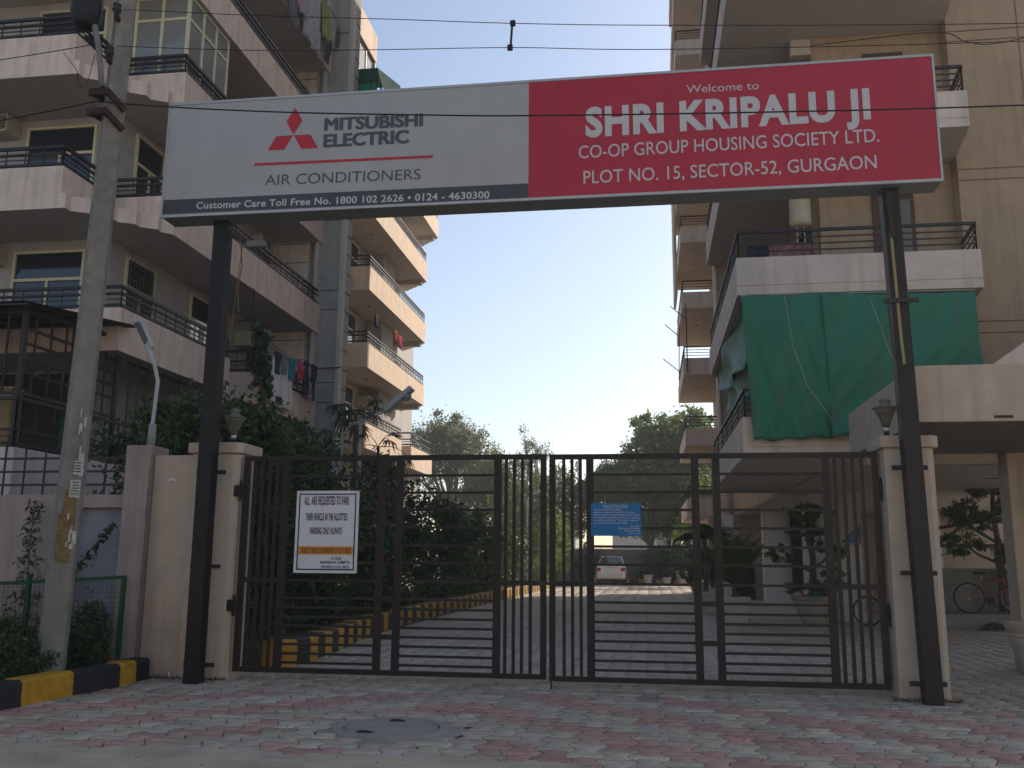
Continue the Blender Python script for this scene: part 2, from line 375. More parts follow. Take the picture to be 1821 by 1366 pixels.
pavers('courtyard_paving', -6.0, 9.5, 36, 61.5, .54, .44, .01, col_in, lambda x,y: (x<-5.6), n=1)
# dusty road edge in the foreground
b = MB(); xs = np.concatenate([[-60,-30],np.linspace(-10,10,400),[30,60]]); edge = 7.36+.05*np.sin(xs*3.1)+.05*np.sin(xs*7.7+1)+.03*np.sin(xs*19)+.025*np.sin(xs*41+.5)+np.where(xs>-.4,-(xs+.4)*.22,0)
edge = np.maximum(edge, 4.6)
vs = [(x,-40,.006) for x in xs]+[(x,y,.006) for x,y in zip(xs,edge)]+[(x,y+.05,-.01) for x,y in zip(xs,edge)]; n = len(xs)
b.add(vs, [(i,i+1,n+i+1,n+i) for i in range(n-1)]+[(n+i,n+i+1,2*n+i+1,2*n+i) for i in range(n-1)])
structure(b.build('road', M('road_concrete', (.45,.375,.28), var=.3, scale=1.6, bump=.6, bscale=45)))
# planting bed on the left, driveway bed, right green strip
b = MB(); b.box(-40,-6.47,8.7,11.55,-.02,.16); structure(b.build('planting_bed', SOIL))
b = MB(); b.box(-9.9,-5.72,13.2,60,-.02,.20); structure(b.build('hedge_bed', SOIL))
b = MB(); b.box(6.6,18,23.2,33,-.02,.33); structure(b.build('raised_walk', M('walk_concrete',(.30,.285,.25),var=.3,bump=.3)))
# stepping slabs
b = MB()
for i in range(9):
    y = 25+i*2.6; b.box(1.6+.1*math.sin(i*2),2.55+.1*math.sin(i*3),y,y+.85,-.01,.012+.004*(i%3))
structure(b.build('stepping_path', M('slab_stone',(.26,.26,.255),var=.15,bump=.2)))

# manhole
t = thing('manhole_cover','round grey concrete manhole cover set in the pink and grey paving','manhole cover',(-2.3,8.5,0))
b = MB(); b.lathe((-2.3,8.5,0),[(.66,-.011),(.655,-.004),(.53,-.002),(.525,.016),(.505,.022),(.435,.022),(.43,-.006)],48); b.build('collar_ring', M('manhole_concrete',(.28,.265,.235),var=.2,bump=.4), t, smooth=False)
b = MB(); b.lathe((-2.3,8.5,0),[(.412,-.01),(.412,.014),(.40,.02),(0.001,.024)],48); b.build('lid', M('manhole_concrete',(0,0,0)), t)
for px,py in ((-2.33,8.80),(-2.46,8.20)):
    b = MB(); b.box(px-.07,px+.07,py-.035,py+.035,.02,.027); b.build('lifting_slot', M('slot_shade',(.03,.03,.03),var=.3), t)  # raised plate; the slot's shade is put into its colour
    b = MB(); b.tube([(px-.05,py,.028),(px,py,.033),(px+.05,py,.028)],.007,6); b.build('lifting_ring', RUST, t)

# kerbs ------------------------------------------------------------
def kerb_run(name, label, pts, h, wdt, lens, mats, group=None, start=0):
    """row of painted blocks following pts; each block is a part"""
    P = [Vector((x,y)) for x,y in pts]; seg = [(P[i+1]-P[i]).length for i in range(len(P)-1)]; tot = sum(seg)
    t = thing(name, label, 'kerb', (pts[0][0],pts[0][1],0), group)
    def at(s):
        s = min(max(s,0),tot-1e-6)
        for i,l in enumerate(seg):
            if s <= l: d = (P[i+1]-P[i])/l; return P[i]+d*s, d
            s -= l
        return P[-1], (P[-1]-P[-2]).normalized()
    s = 0; i = start
    while s < tot-.05:
        l = lens[i % len(lens)] if isinstance(lens,(list,tuple)) else lens
        e = min(s+l, tot); b = MB(); p0,d0 = at(s); p1,d1 = at(e); n0 = Vector((-d0.y,d0.x)); n1 = Vector((-d1.y,d1.x))
        hh = h+random.uniform(-.008,.008); k = .035
        vs = []
        for p,n in ((p0,n0),(p1,n1)):
            for o,z in ((0,-.02),(0,hh-k),(k,hh),(wdt-k,hh),(wdt,hh-k),(wdt,-.02)): vs.append((*(p+n*o),z))
        fs = [(j,6+j,6+(j+1),j+1) for j in range(5)]+[(0,1,2,3,4,5),(11,10,9,8,7,6)]
        b.add(vs, fs); b.build('kerb_block', mats[i%2], t); s = e; i += 1
    return t
kerb_run('painted_kerb','yellow and black painted kerb in front of the planting bed under the utility pole',
    [(-6.53,7.6),(-6.24,9.3),(-6.22,10.2),(-6.13,10.6),(-6.18,11.3)],.26,-.001+.26,[.72,.72,.78,.78,.38,.38],[YEL,KBL])
kerb_run('painted_kerb','long yellow and black striped kerb along the hedge inside the gate',
    [(-5.02,12.72),(-4.92,13.5),(-5.05,15.2),(-5.38,17.9),(-5.62,21.5),(-5.62,25),(-5.5,31),(-5.36,38),(-5.3,45),(-5.2,52)],.36,.34,.42,[YEL,KBL])

# ================================================================== LEFT BUILDINGS
ZL = [2.44,5.37,8.30,11.20,14.12,17.0,19.95]
XB = -10.0
la = thing('apartment_building','pink apartment building on the left with corner balconies and stepped soffits, nearest the gate','building',(-14,18,0))
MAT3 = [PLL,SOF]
# walls
b = MB(); b.box(-34,-11.5,18.0,27.0,0,20.0); b.build('wall', WGR, la)
# tower slab with groove shade painted as dark strips
GDK = M('groove_shade',(.07,.068,.062))  # near-black strips carry the shade of the grooves
b = MB(); b.box(-11.9,-9.32,27.0,27.75,0,21.3)
for z in np.arange(3.2,21,2.93):
    for dz in (0,.62): b.box(-9.99,-9.316,26.985,27.0-.002,z+dz,z+dz+.025,1)
for z in np.arange(.4,21,.62): b.box(-9.322,-9.306,27.25,27.745,z,z+.03,1)
b.build('stair_tower', [CON,GDK], la)
b = MB(); b.box(-9.42,-9.30,26.97,27.25,0,21.35); b.build('corner_trim', M('trim_cream',(.5,.46,.42),var=.1), la)
# wall with painted groove strips at the end of the balconies
b = MB(); b.box(-11.5,-10.35,26.7,27.0,0,20)
for z in np.arange(.6,20,.62): b.box(-11.49,-10.36,26.694,26.699,z,z+.025,1)
b.build('end_wall', [PLR,GDK], la)
b = MB(); b.box(-10.16,-10.04,26.72,26.96,0,20); b.build('downpipe', M('pipe_cream',(.5,.47,.43)), la)

def zig(x0,y0,x1,y1,n):
    out = []; dx=(x1-x0)/n; dy=(y1-y0)/n
    for i in range(n): out += [(x0+dx*i+dx*.42,y0+dy*i),(x0+dx*i+dx*.40,y0+dy*i+dy*.52)]
    return out
def left_balcony(root, z, kind):
    yb0, yb1 = 17.9, 27.0-.3
    b = MB()
    if kind == 'corner':
        pl = [(-34,16.15),(-11.5,16.15)]+zig(-11.5,16.15,-10.0,17.9,5)+[(XB,17.9),(XB,26.98),(-11.48,26.98),(-11.48,17.98),(-34,17.98)]
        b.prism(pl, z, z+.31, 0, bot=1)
        path = [(-34,16.15),(-11.5,16.15),(-11.5,17.9),(XB,17.9),(XB,26.98)]
        b.ribbon(path, .12, z+.312, z+.9)
        rp = [(-34,16.21),(-11.56,16.21),(-11.56,17.96),(XB-.06,17.96),(XB-.06,26.9)]
    else:
        pl = [(-34,16.2),(XB,16.2),(XB,21.0),(-11.48,21.0),(-11.48,17.98),(-34,17.98)]
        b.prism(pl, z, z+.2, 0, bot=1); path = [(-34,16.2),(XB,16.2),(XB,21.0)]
        b.ribbon(path, .12, z+.202, z+.85)
        rp = [(-34,16.26),(XB-.06,16.26),(XB-.06,20.95)]
    o = b.build('balcony', MAT3, root); 
    r = MB(); rail_left(r, rp, z+(.9 if kind=='corner' else .85)); r.build('railing', IRON, o)
    return o
for z in ZL[2:6]: left_balcony(la, z, 'corner')
left_balcony(la, ZL[1], 'low')
# lower rear balcony with the laundry
z = ZL[1]; b = MB(); b.prism([(XB,22.4),(XB,26.98),(-11.48,26.98),(-11.48,22.4)], z, z+.2, 0, bot=1); b.ribbon([(-11.48,22.4),(XB,22.4),(XB,26.98)], .12, z+.202, z+.82)
o = b.build('balcony', MAT3, la); r = MB(); rail_left(r, [(-11.42,22.46),(XB-.06,22.46),(XB-.06,26.9)], z+.82, h=.6); r.build('railing', IRON, o)
# raised ground terrace
b = MB(); b.box(-34,-10.2,13.8,17.98,0,3.23); b.box(-11.4,-10.2,17.99,26.9,0,3.23)
o = b.build('terrace', M('terrace_white',(.60,.55,.52),var=.1,streak=.6,dirt=(.25,.17,.12)), la, bevel=.02)
r = MB(); rail_left(r, [(-34,13.87),(-10.27,13.87),(-10.27,26.5)], 3.23, h=.85, step=.5); r.build('railing', IRON, o)
# windows and doors, every floor
for i,zf in enumerate(ZL[1:6]):
    f = zf+.25
    for u0,u1 in ((-13.75,-12.05),(-18.2,-16.2),(-21.8,-20.2)):
        window(la,'y',18.0,u0,u1,f,f+2.45,2,.27)
    window(la,'x',-11.5,18.6,19.85,f,f+2.5,2,.28,1,grille=(i==0))
    window(la,'x',-11.5,21.6,23.0,f,f+2.5,2,.28,1)
    if i in (1,0,2):
        g = MB(); y0,y1 = 25.2,26.4
        for k in range(13): 
            yy = y0+(y1-y0)*k/12
            g.bar((-11.44,yy,f+.2),(-11.44,min(y1,yy+1.0),f+.2+min(1.0,y1-yy)+0.001),.012,.02); g.bar((-11.425,yy,f+.2+1.9),(-11.425,max(y0,yy-1.2),f+.2+1.9-min(1.2,yy-y0)-.001),.012,.02)
        g.build('lattice_screen', M('lattice_grey',(.20,.19,.18)), la)
        d = MB(); d.box(-11.497,-11.46,25.2,26.4,f,f+2.3); d.build('dark_room_panel', PANED, la)  # flat panel painted near-black for the unlit room behind the lattice
for i in range(3):
    window(la,'y',18.0,-13.9+0*i-8*i,-12.0-8*i,.6 if i else 3.3,3.2 if i else 5.2,2,.0,pm=PANED)
# glazed balcony enclosure on the third raised floor
z = ZL[3]+.9; e = thing_glass = None
f = MB(); p = MB(); zt = 14.10; w=.07
for x in (-11.38,-10.74,-10.12): f.box(x-w/2,x+w/2,18.02,18.09,z+.03,zt)
for zz in (z+.03,z+1.38,zt-.07): f.box(-11.345,-10.155,18.024,18.086,zz,zz+.065)
for y in (18.72,19.36,20.0): f.box(-10.155,-10.085,y-w/2,y+w/2,z+.03,zt)
for zz in (z+.03,z+1.38,zt-.07): f.box(-10.151,-10.089,18.092,20.03,zz,zz+.065)
p.box(-11.35,-10.15,18.05,18.06,z+.06,zt-.05); p.box(-10.125,-10.115,18.1,20.0,z+.06,zt-.05)
fo = f.build('glazed_enclosure', CRM, la)
p.build('pane', glass_mat('enclosure_glass',(.22,.22,.21),.05), fo)
b = MB(); b.box(-11.35,-10.25,18.6,18.65,z,zt); b.build('inner_curtain', M('curtain_grey',(.3,.29,.28)), fo)
# roof and stair-head room
b = MB(); b.box(-34,XB,16.1,26.98,ZL[6],ZL[6]+1.0,0,bot=1); b.build('roof', MAT3, la)
b = MB(); b.box(-11.9,XB,28.92,31.85,20.15,21.25,0,bot=1); b.box(-11.9,-11.0,28.92,31.8,17.2,20.148,0); o=b.build('stair_head', MAT3, la)
window(la,'x',-10.9,28.95,31.8,19.0,20.14,4,0,1)
f = MB()
for y in (29.0,29.9,30.8,31.75): f.box(-10.14,-10.07,y-.04,y+.04,18.9,20.14)
f.box(-10.138,-10.072,28.95,31.8,18.9,18.96); f.box(-11.0,-10.02,31.8-.06,31.8,18.9,20.14)
f.build('glazing_frame', CRM, la); p = MB(); p.box(-10.11,-10.10,28.98,31.74,18.95,20.14); p.build('pane', MATS['enclosure_glass'], la)
# ceiling lamps
for zf in ZL[3:5]:
    b = MB(); b.lathe((-10.75,20.9,zf),[(.09,0),(.085,-.03),(.03,-.05)],14); b.build('ceiling_light', M('lamp_base',(.25,.22,.19)), la)

# second block further back
lb = thing('apartment_building','sunlit peach apartment building on the left behind the grey stair tower','building',(-14,32,0))
PCH = M('plaster_peach', (.70,.55,.43), var=.09, bump=.2, streak=.45, chips=.15)
b = MB(); b.box(-34,-11.5,28.9,41.5,0,21.0); b.build('wall', WGR, lb)
b = MB(); b.box(-34,-15.5,41.5,60,0,17.0); b.build('wall', WGR, lb)
for y0,y1 in ((36.6,38.4),): 
    b = MB(); b.box(-11.5,-10.85,y0,y1,0,20.9); b.build('pilaster', M('pilaster_grey',(.36,.33,.31),streak=.2), lb)
b = MB(); b.box(-11.5,-10.9,31.4,32.0,0,20.9)
for z in np.arange(.5,20.8,.62): b.box(-10.905,-10.894,31.41,31.98,z,z+.03,1); b.box(-11.49,-10.91,31.392,31.399,z,z+.03,1)
b.build('pilaster', [PLR,GDK], lb)
for k,z in enumerate(ZL[1:6]):
    y1 = (37.2,40.8,40.8,40.8,42.9)[k]
    b = MB()
    pl = [(-11.48,32.0),(XB,32.0),(XB,y1)]+[(x,y) for x,y in [(XB-.04,y1)]]
    zz = zig(-11.5,y1+1.5,XB-.02,y1,6)
    pl = [(-11.48,32.0),(XB,32.0),(XB,y1)]+zz[::-1]+[(-11.48,y1+1.5)]
    b.prism(pl, z, z+.2, 0, bot=1); b.ribbon([(-11.48,32.0),(XB,32.0),(XB,y1),(-11.48,y1)], .12, z+.202, z+.9)
    b.box(-11.45,-10.13,y1-.45,y1-.2,z-.22,z-.002,1)
    o = b.build('balcony', [PCH,SOF], lb); r = MB(); rail_left(r, [(-11.42,32.06),(XB-.06,32.06),(XB-.06,y1-.06)], z+.9, h=.46); r.build('railing', IRON, o)
    f = z+.25
    window(lb,'x',-11.5,32.9,35.1,f,f+2.45,2,.28,1); window(lb,'x',-11.5,38.8,40.2,f,f+2.45,2,.28,1)
    b = MB(); b.lathe((-10.7,34.2,z),[(.06,0),(.055,-.04),(.02,-.06)],10); b.build('ceiling_light', MATS['lamp_base'], lb)
b = MB(); b.box(-34,-11.45,31.98,43.0,19.95,20.9,0,bot=1); b.build('roof', [PCH,SOF], lb)
# last stretch, lower wing further back
z = ZL[1]; b = MB(); b.prism([(-15.4,38.75),(XB,38.75),(XB,42.7),(-15.4,42.7)], z-.1, z+.2, 0, bot=1); b.ribbon([(-15.4,38.75),(XB,38.75),(XB,42.7)], .12, z+.202, z+.85)
o = b.build('balcony', [PCH,SOF], lb); r = MB(); rail_left(r, [(-11.6,38.81),(XB-.06,38.81),(XB-.06,42.6)], z+.85, h=.6); r.build('railing', IRON, o)
b = MB(); b.box(-15,-10.4,39.2,42.2,0,z-.12); b.build('wall', WGR, lb)
# green fibre canopy on the top balcony
t = thing('balcony_canopy','green translucent fibreglass canopy over a top floor balcony beside the grey tower','canopy',(-9.2,28.6,15.8))
GF = M('fibre_green',(.02,.22,.09),rough=.4,var=.2)
xa,xb,yf,yb = -9.60,-8.85,28.3,29.6
b = MB(); b.prism([(xa,yf),(xb,yf),(xb+.45,yb),(xa,yb)],17.88,17.91); b.add([(xb,yf,17.905),(xb+.45,yb,17.905),(xb+.62,yb,17.2),(xb+.2,yf,17.15)],[(0,1,2,3)]); b.build('fibre_sheet', GF, t)
b = MB(); b.box(xa,xb,yf-.01,yf,17.42,17.87); b.build('front_panel', M('fibre_dark',(.012,.075,.055),rough=.4,var=.2), t)
b = MB(); b.box(xa,xb-.03,yf+.002,yf+.008,16.2,17.415); b.build('fibre_panel', GF, t)
b = MB()
for x in (xa,xb-.2,xb): b.bar((x,yf-.02,16.0),(x,yf-.02,17.9),.035,.035)
for zq in (16.5,16.95,17.4): b.bar((xa,yf-.022,zq),(xb,yf-.022,zq),.03,.03)
b.bar((xb+.06,yf+.3,16.0),(xb+.06,yf+.3,17.9),.05,.05); b.build('frame', IRON, t)
b = MB(); b.box(xa,xb+.3,yf-.05,yb,15.8,16.0); b.build('floor_slab', PCH, t)
b = MB(); b.box(-9.9,xa+.002,27.75,yb,15.75,15.99); b.build('bracket_slab', CON, t)

# AC units
ac_unit(-14.25,18.0,9.9+.85,'y','window air conditioner left of the pole, on the second balcony up')
ac_unit(-14.25,18.0,7.75,'y','window air conditioner at the left edge, above the caged terrace')
ac_unit(-11.5,25.0,10.35,'x','window air conditioner under the soffit seen just below the sign board')
ac_unit(-11.5,24.6,7.35,'x','window air conditioner behind the drying laundry on the lower balcony')
ac_unit(-11.5,35.9,7.45,'x','window air conditioner above the palm fronds on the sunlit building')
ac_unit(-11.5,39.9,9.75,'x','small window air conditioner at the far end of the sunlit building')

# ================================================================== RIGHT BUILDINGS
ZR = [3.29,6.22,9.24,12.15,15.1,18.05,21.0,24.0,26.9,29.9]  # topmost floors rise out of view, added to keep sun off the left block
XR = 1.67
ra = thing('apartment_building','ochre apartment building on the right behind the red half of the sign board','building',(6,18,0))
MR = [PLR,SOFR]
b = MB(); b.box(3.5,6.03,18.4,40,3.3,33.0); b.box(6.032,12,18.0,40,3.3,33)
for z in ZR:
    for dz in (-.52,-.30): b.box(6.04,12,17.988,17.998,z+dz,z+dz+.02,1)
b.box(7.35,7.368,17.989,17.997,3.3,29,1)
b.build('wall', [WOC,M('groove_shade_brown',(.17,.12,.08))], ra)  # raised brown strips; groove shade is put into their colour
b = MB(); b.box(1.92,3.498,24.55,25.1,3.3,33); b.build('end_wall', WBR, ra)
b = MB(); b.box(1.86,1.915,24.5,25.15,3.3,33); b.build('wall_trim', PCH, ra)
for k,z in enumerate(ZR):
    b = MB(); pl = [(XR,24.5),(XR,16.7),(5.87,16.7),(6.03,17.98),(6.03,18.38),(3.48,18.38),(3.48,24.5)]
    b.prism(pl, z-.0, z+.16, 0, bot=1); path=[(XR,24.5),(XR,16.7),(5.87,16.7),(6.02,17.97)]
    b.ribbon(path, .11, z+.175, z+.70)
    b.ribbon([(XR+.012,24.48),(XR+.012,16.712),(5.86,16.712),(6.0,17.95)], .1, z+.161, z+.174, 0)
    o = b.build('balcony', MR, ra)
    r = MB(); rail_right(r, [(XR+.05,24.4),(XR+.05,16.75),(5.82,16.75),(5.95,17.9)], z+.70)
    r.build('railing', IRON, o)
    if k: 
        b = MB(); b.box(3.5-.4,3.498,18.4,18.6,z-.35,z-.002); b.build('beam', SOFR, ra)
DW = M('door_brown',(.085,.045,.032),rough=.6,var=.25)
for z in ZR:
    d = MB(); d.box(4.5,5.28,18.33,18.398,z+.16,z+2.45); do = d.build('door', DW, ra)
    g = MB(); g.box(4.98,5.2,18.318,18.328,z+.95,z+2.3); g.build('pane', M('frosted_pane',(.16,.145,.13),rough=.3), do)
    window(ra,'x',3.5,19.4,21.2,z+.2,z+2.35,2,.25,-1,fm=DW)
# stilt storey
b = MB(); b.box(3.52,12,18.42,39.9,3.27,3.297); b.build('stilt_slab', SOFR, ra)
SCOL = M('stilt_column',(.60,.585,.56),var=.1,streak=.2); 
for x0,x1,y0,y1 in ((4.05,6.3,34.8,35.3),(4.1,4.45,25.4,26.4),(9.6,10.1,25.2,25.7),(9.6,10.1,34.8,35.3),(2.6,3.3,38,38.6)):
    b = MB(); b.box(x0,x1,y0,y1,0,3.268); b.build('stilt_column', SCOL, ra, bevel=.015)
b = MB(); b.box(4.84,5.38,25.2,25.65,0,1.9); b.build('stilt_column', M('column_whitewash',(.80,.80,.80),var=.1,streak=.2), ra, bevel=.006)
b = MB(); b.box(4.842,5.378,25.202,25.648,1.902,3.268); b.build('stilt_column', SCOL, ra)
b = MB(); b.box(5.0,5.35,34.6,34.79,.5,3.26); b.build('drain_pipe', BLK, ra)
b = MB(); b.box(2.4,4.6,39.0,39.3,0,3.268); b.build('back_wall', WBR, ra)
b = MB(); b.box(10.6,13,36.6,36.9,0,3.098); b.build('back_wall', WBR, ra)
b = MB(); b.box(3.4,4.1,38.5,38.98,0,1.3); b.build('meter_cabinet', BLK, ra)
for x,y in ((2.6,20),(4.4,21),(4.0,29)):
    b = MB(); b.lathe((x,y,3.10),[(.07,0),(.06,-.04),(.02,-.06)],10); b.build('ceiling_light', MATS['lamp_base'], ra)
# notices on the stilt columns
def notice(x0,x1,y,z0,z1,label):
    t = thing('notice','%s' % label,'notice',((x0+x1)/2,y,z0),'white and blue notices under the right building')
    b = MB(); b.box(x0,x1,y-.012,y-.004,z0,z1); b.build('paper', M('notice_paper',(.55,.57,.42),rough=.7), t)
    b = MB(); poly(b,[(x0,z0),(x1,z0),(x1,z1-.1)],y-.0145); b.build('blue_print', M('notice_blue',(.015,.17,.42),rough=.6), t)
    b = MB()
    for k in range(3): b.box(x0+(x1-x0)*.5,x1-.03,y-.017,y-.0155,z0+.05+k*.06,z0+.065+k*.06)
    b.build('print_line', WHT, t)
notice(4.86,5.36,25.2,1.97,2.55,'yellow and blue notice on the whitewashed column nearest the right gate pillar')
notice(3.28,3.62,38.98,2.2,2.68,'small white and blue notice on the brown wall far under the right building')
# far right block
rb = thing('apartment_building','far apartment building on the right with projecting cream balconies beside the sky','building',(6,39.5,0))
FW = M('wall_far_cream',(.52,.41,.30),var=.08,streak=.15)
b = MB(); b.box(3.3,15,40.02,47,0,33); b.build('wall', FW, rb)
for k,z in enumerate(ZR):
    b = MB(); pl = [(1.6,39.5),(3.28,39.5),(3.28,46.9),(1.6,46.9)]
    b.prism(pl, z, z+.16, 0, bot=1); b.ribbon([(1.6,46.9),(1.6,39.5),(3.28,39.5)], .11, z+.175, z+.72)
    b.ribbon([(1.612,46.88),(1.612,39.512),(3.27,39.512)], .1, z+.161, z+.174, 0)
    o = b.build('balcony', [PLR,M('soffit_far',(.50,.42,.35))], rb)
    r = MB(); rail_right(r, [(1.65,46.8),(1.65,39.55),(3.2,39.55)], z+.72); r.build('railing', IRON, o)
    b = MB(); b.lathe((2.35,42.5,z),[(.06,0),(.05,-.04),(.02,-.06)],8); b.build('ceiling_light', MATS['lamp_base'], rb)
for k,z in enumerate((15.1,18.05,21)):
    b = MB(); b.box(1.48,1.6-.003,44,46.9,z-1.0,z+2.0); b.build('duct_wall', FW, rb)

# tarpaulins ----------------------------------------------------------
TARP = M('tarp_green',(.022,.185,.105),rough=.55,var=.18,scale=1.6,bump=.25,bscale=160,dirt=(.10,.085,.065),streak=.45,chips=.3)
def cloth(name, mat, parent, corners, nu, nv, fn):
    """corners: (top-left, top-right, bottom-right, bottom-left); fn(u,v) -> offset vector; gets 6 mm thickness"""
    A,B,C_,D = [Vector(c) for c in corners]; b = MB(); vs = []
    for j in range(nv+1):
        v = j/nv
        for i in range(nu+1):
            u = i/nu; p = (A*(1-u)+B*u)*(1-v)+(D*(1-u)+C_*u)*v
            vs.append(p+Vector(fn(u,v)))
    w = nu+1; b.add(vs,[(j*w+i,(j+1)*w+i,(j+1)*w+i+1,j*w+i+1) for j in range(nv) for i in range(nu)])
    o = b.build(name, mat, parent, smooth=True); s = o.modifiers.new('thick','SOLIDIFY'); s.thickness = .006; s.offset = 0; return o
t = thing('tarpaulin','large green tarpaulin hung over the first floor balcony of the right building','tarpaulin',(3.7,16.6,3.5))
def w1(u,v): 
    d = .05*math.sin(14*(u*.7+v*.55))*v*(1-.3*v)+.035*math.sin(23*(u*.9-v*.5)+1)*v+.02*math.sin(41*(u-v*.4))*v
    return (0,-.03-d-.10*math.sin(math.pi*v)*.6, .02*math.sin(u*19)*(v)+.02*math.sin(9*u)*(1-v))
cloth('tarp_sheet',TARP,t,((1.72,16.64,6.16),(3.16,16.64,6.18),(3.20,16.55,3.60),(1.83,16.58,3.55)),40,40,w1)
def w2(u,v):
    d = .07*math.sin(17*(u*.75+(1-v)*-.75)+.5)*(.25+v)*.8+.03*math.sin(37*(u-.8*(1-v)))*(.2+v)
    return (0,-.05-d-.05*math.sin(math.pi*v), .015*math.sin(u*24)*v-.06*(u*(1-u))*(1-v)*2)
cloth('tarp_sheet',TARP,t,((3.10,16.62,6.18),(5.66,16.64,6.12),(5.68,16.56,3.55),(3.14,16.52,3.60)),60,44,w2)
b = MB(); b.bar((1.7,16.66,6.19),(5.7,16.66,6.17),.02,.02); b.build('hanging_rope', M('rope',(.35,.33,.27)), t)
b = MB(); b.tube([(2.45,16.44,6.1),(2.55,16.42,5.2),(2.75,16.40,4.5),(3.12,16.4,3.9)],.006,5); b.tube([(3.9,16.44,6.0),(4.05,16.40,5.4),(4.3,16.38,4.5)],.006,5); b.build('tie_cord', MATS['rope'], t)
t = thing('tarpaulin','small rolled green tarpaulin hanging at the side of the first floor balcony','tarpaulin',(1.75,20,4.8))
TG = M('tarp_faded',(.06,.20,.15),rough=.6,var=.25)
def w3(u,v): return (.08*math.sin(9*u+3*v)+.12*math.sin(math.pi*v),0,.05*math.sin(7*u))
cloth('tarp_sheet',TG,t,((1.78,17.4,6.2),(1.78,24.0,6.2),(1.80,23.0,5.55),(1.80,17.6,5.0)),26,14,w3)
cloth('tarp_sheet',TG,t,((1.86,17.5,5.15),(1.86,22.8,5.6),(1.9,22.0,4.9),(1.9,19.5,4.6)),20,10,w3)
b = MB(); b.bar((1.76,17.2,6.2),(1.76,24.2,6.2),.02,.02); b.build('hanging_rope', MATS['rope'], t)
# balcony clutter (right)
t = thing('water_heater','cream cylindrical water heater fixed high on the balcony wall under the sign board','water heater',(3.1,18.2,8.0))
b = MB(); b.lathe((3.08,18.15,7.98),[(.12,0),(.19,.03),(.205,.08),(.205,.52),(.19,.57),(.10,.60)],24); b.build('tank', M('heater_cream',(.52,.46,.32),rough=.5), t, smooth=True)
b = MB(); b.tube([(3.0,18.12,8.0),(3.0,18.1,7.2)],.012,6); b.tube([(3.14,18.12,8.0),(3.14,18.1,7.2)],.012,6); b.build('pipe', STEEL, t)
b = MB(); b.box(3.0,3.16,18.34,18.397,8.1,8.5); b.box(3.05,3.11,18.2,18.34,8.2,8.4); b.build('bracket', IRON, t)
FLO = M('cloth_floral',(.32,.15,.17),var=.9,scale=16)
o = cloth('drying_cloth',FLO,None,((2.3,16.95,7.25),(3.1,16.95,7.25),(3.1,16.97,6.85),(2.3,16.97,6.85)),20,6,lambda u,v:(0,.02*math.sin(30*u),0)); tag(o,'red and white patterned cloth drying behind the first balcony railing on the right','cloth')
o = cloth('drying_cloth',M('cloth_navy',(.02,.022,.05)),None,((1.9,16.93,7.2),(2.28,16.93,7.2),(2.28,16.95,6.85),(1.9,16.95,6.85)),10,6,lambda u,v:(0,.02*math.sin(20*u),0)); tag(o,'dark navy cloth drying beside the patterned one on the right balcony','cloth')
for (x,z,lab) in ((1.62,5.3,'thin television aerial on the side of the far right balconies, upper'),(1.5,10.6,'drying stick poking from the right building above the sign board')):
    pass
t = thing('aerial','thin metal television aerial clipped to the far right balconies','aerial',(1.5,39.3,9.0))
b = MB(); b.tube([(1.75,39.3,9.3),(1.75,39.3,12.3)],.025,6); b.build('mast', IRON, t)
b = MB(); b.tube([(1.1,39.3,12.2),(1.75,39.3,11.6)],.02,5); b.tube([(.75,39.3,9.9),(1.45,39.3,9.3)],.02,5); b.tube([(.85,39.3,11.4),(1.4,39.3,10.9)],.02,5); b.tube([(1.4,39.3,9.2),(1.45,39.3,11.4)],.02,5); b.build('aerial_arm', IRON, t)

# ================================================================== GATE PORCH / GUARD SHELTER (right)
p = thing('guard_shelter','beige guard shelter with a deep concrete canopy right of the gate','shelter',(5,13,0))
b = MB(); b.box(3.09,9.5,11.2,14.9,3.08,3.75,0,bot=1); b.build('canopy', [BEI,M('soffit_dark',(.15,.12,.10),var=.2)], p, bevel=.02)  # underside darker than the canopy faces
b = MB(); b.box(3.25,5.1,14.55,14.8,2.93,3.078); b.build('lintel', BEI, p)
b = MB(); b.box(5.16,5.40,14.4,14.8,0,3.078); b.build('column', BEI, p, bevel=.02)
b = MB(); b.box(5.402,9.5,14.5,14.75,0,3.078); b.build('wall', BEI, p)
b = MB(); b.box(5.46,6.6,14.44,14.49,.02,2.98); do = b.build('door', M('doorway_dark',(.008,.007,.008),rough=.45), p)  # near-black panel standing in for the dark door opening
b = MB(); b.box(5.41,5.455,14.42,14.495,.02,3.02); b.box(5.456,6.6,14.42,14.495,2.985,3.03); b.build('frame', DW, do)
b = MB(); b.prism([(5.25,14.9),(9.4,14.9),(9.4,15.3),(5.25,15.3)],3.70,3.75); 
b.add([(5.15,14.92,4.40),(9.0,14.92,7.1),(9.0,14.92,6.75),(5.4,14.92,4.25),(5.15,15.2,4.40),(9.0,15.2,7.1),(9.0,15.2,6.75),(5.4,15.2,4.25)],[(0,1,5,4),(3,2,1,0),(4,5,6,7),(2,3,7,6),(0,4,7,3),(1,2,6,5)])
b.add([(5.4,14.95,4.246),(9.0,14.95,6.746),(9.0,14.95,3.76),(5.3,14.95,3.76),(5.4,15.15,4.246),(9.0,15.15,6.746),(9.0,15.15,3.76),(5.3,15.15,3.76)],[(3,2,1,0),(4,5,6,7),(0,3,7,4),(1,5,6,2)])
b.build('sloping_parapet', PLR, p)
b = MB(); b.box(3.92,4.12,11.19,11.197,3.12,3.15); b.build('wall_hook', RUST, p)

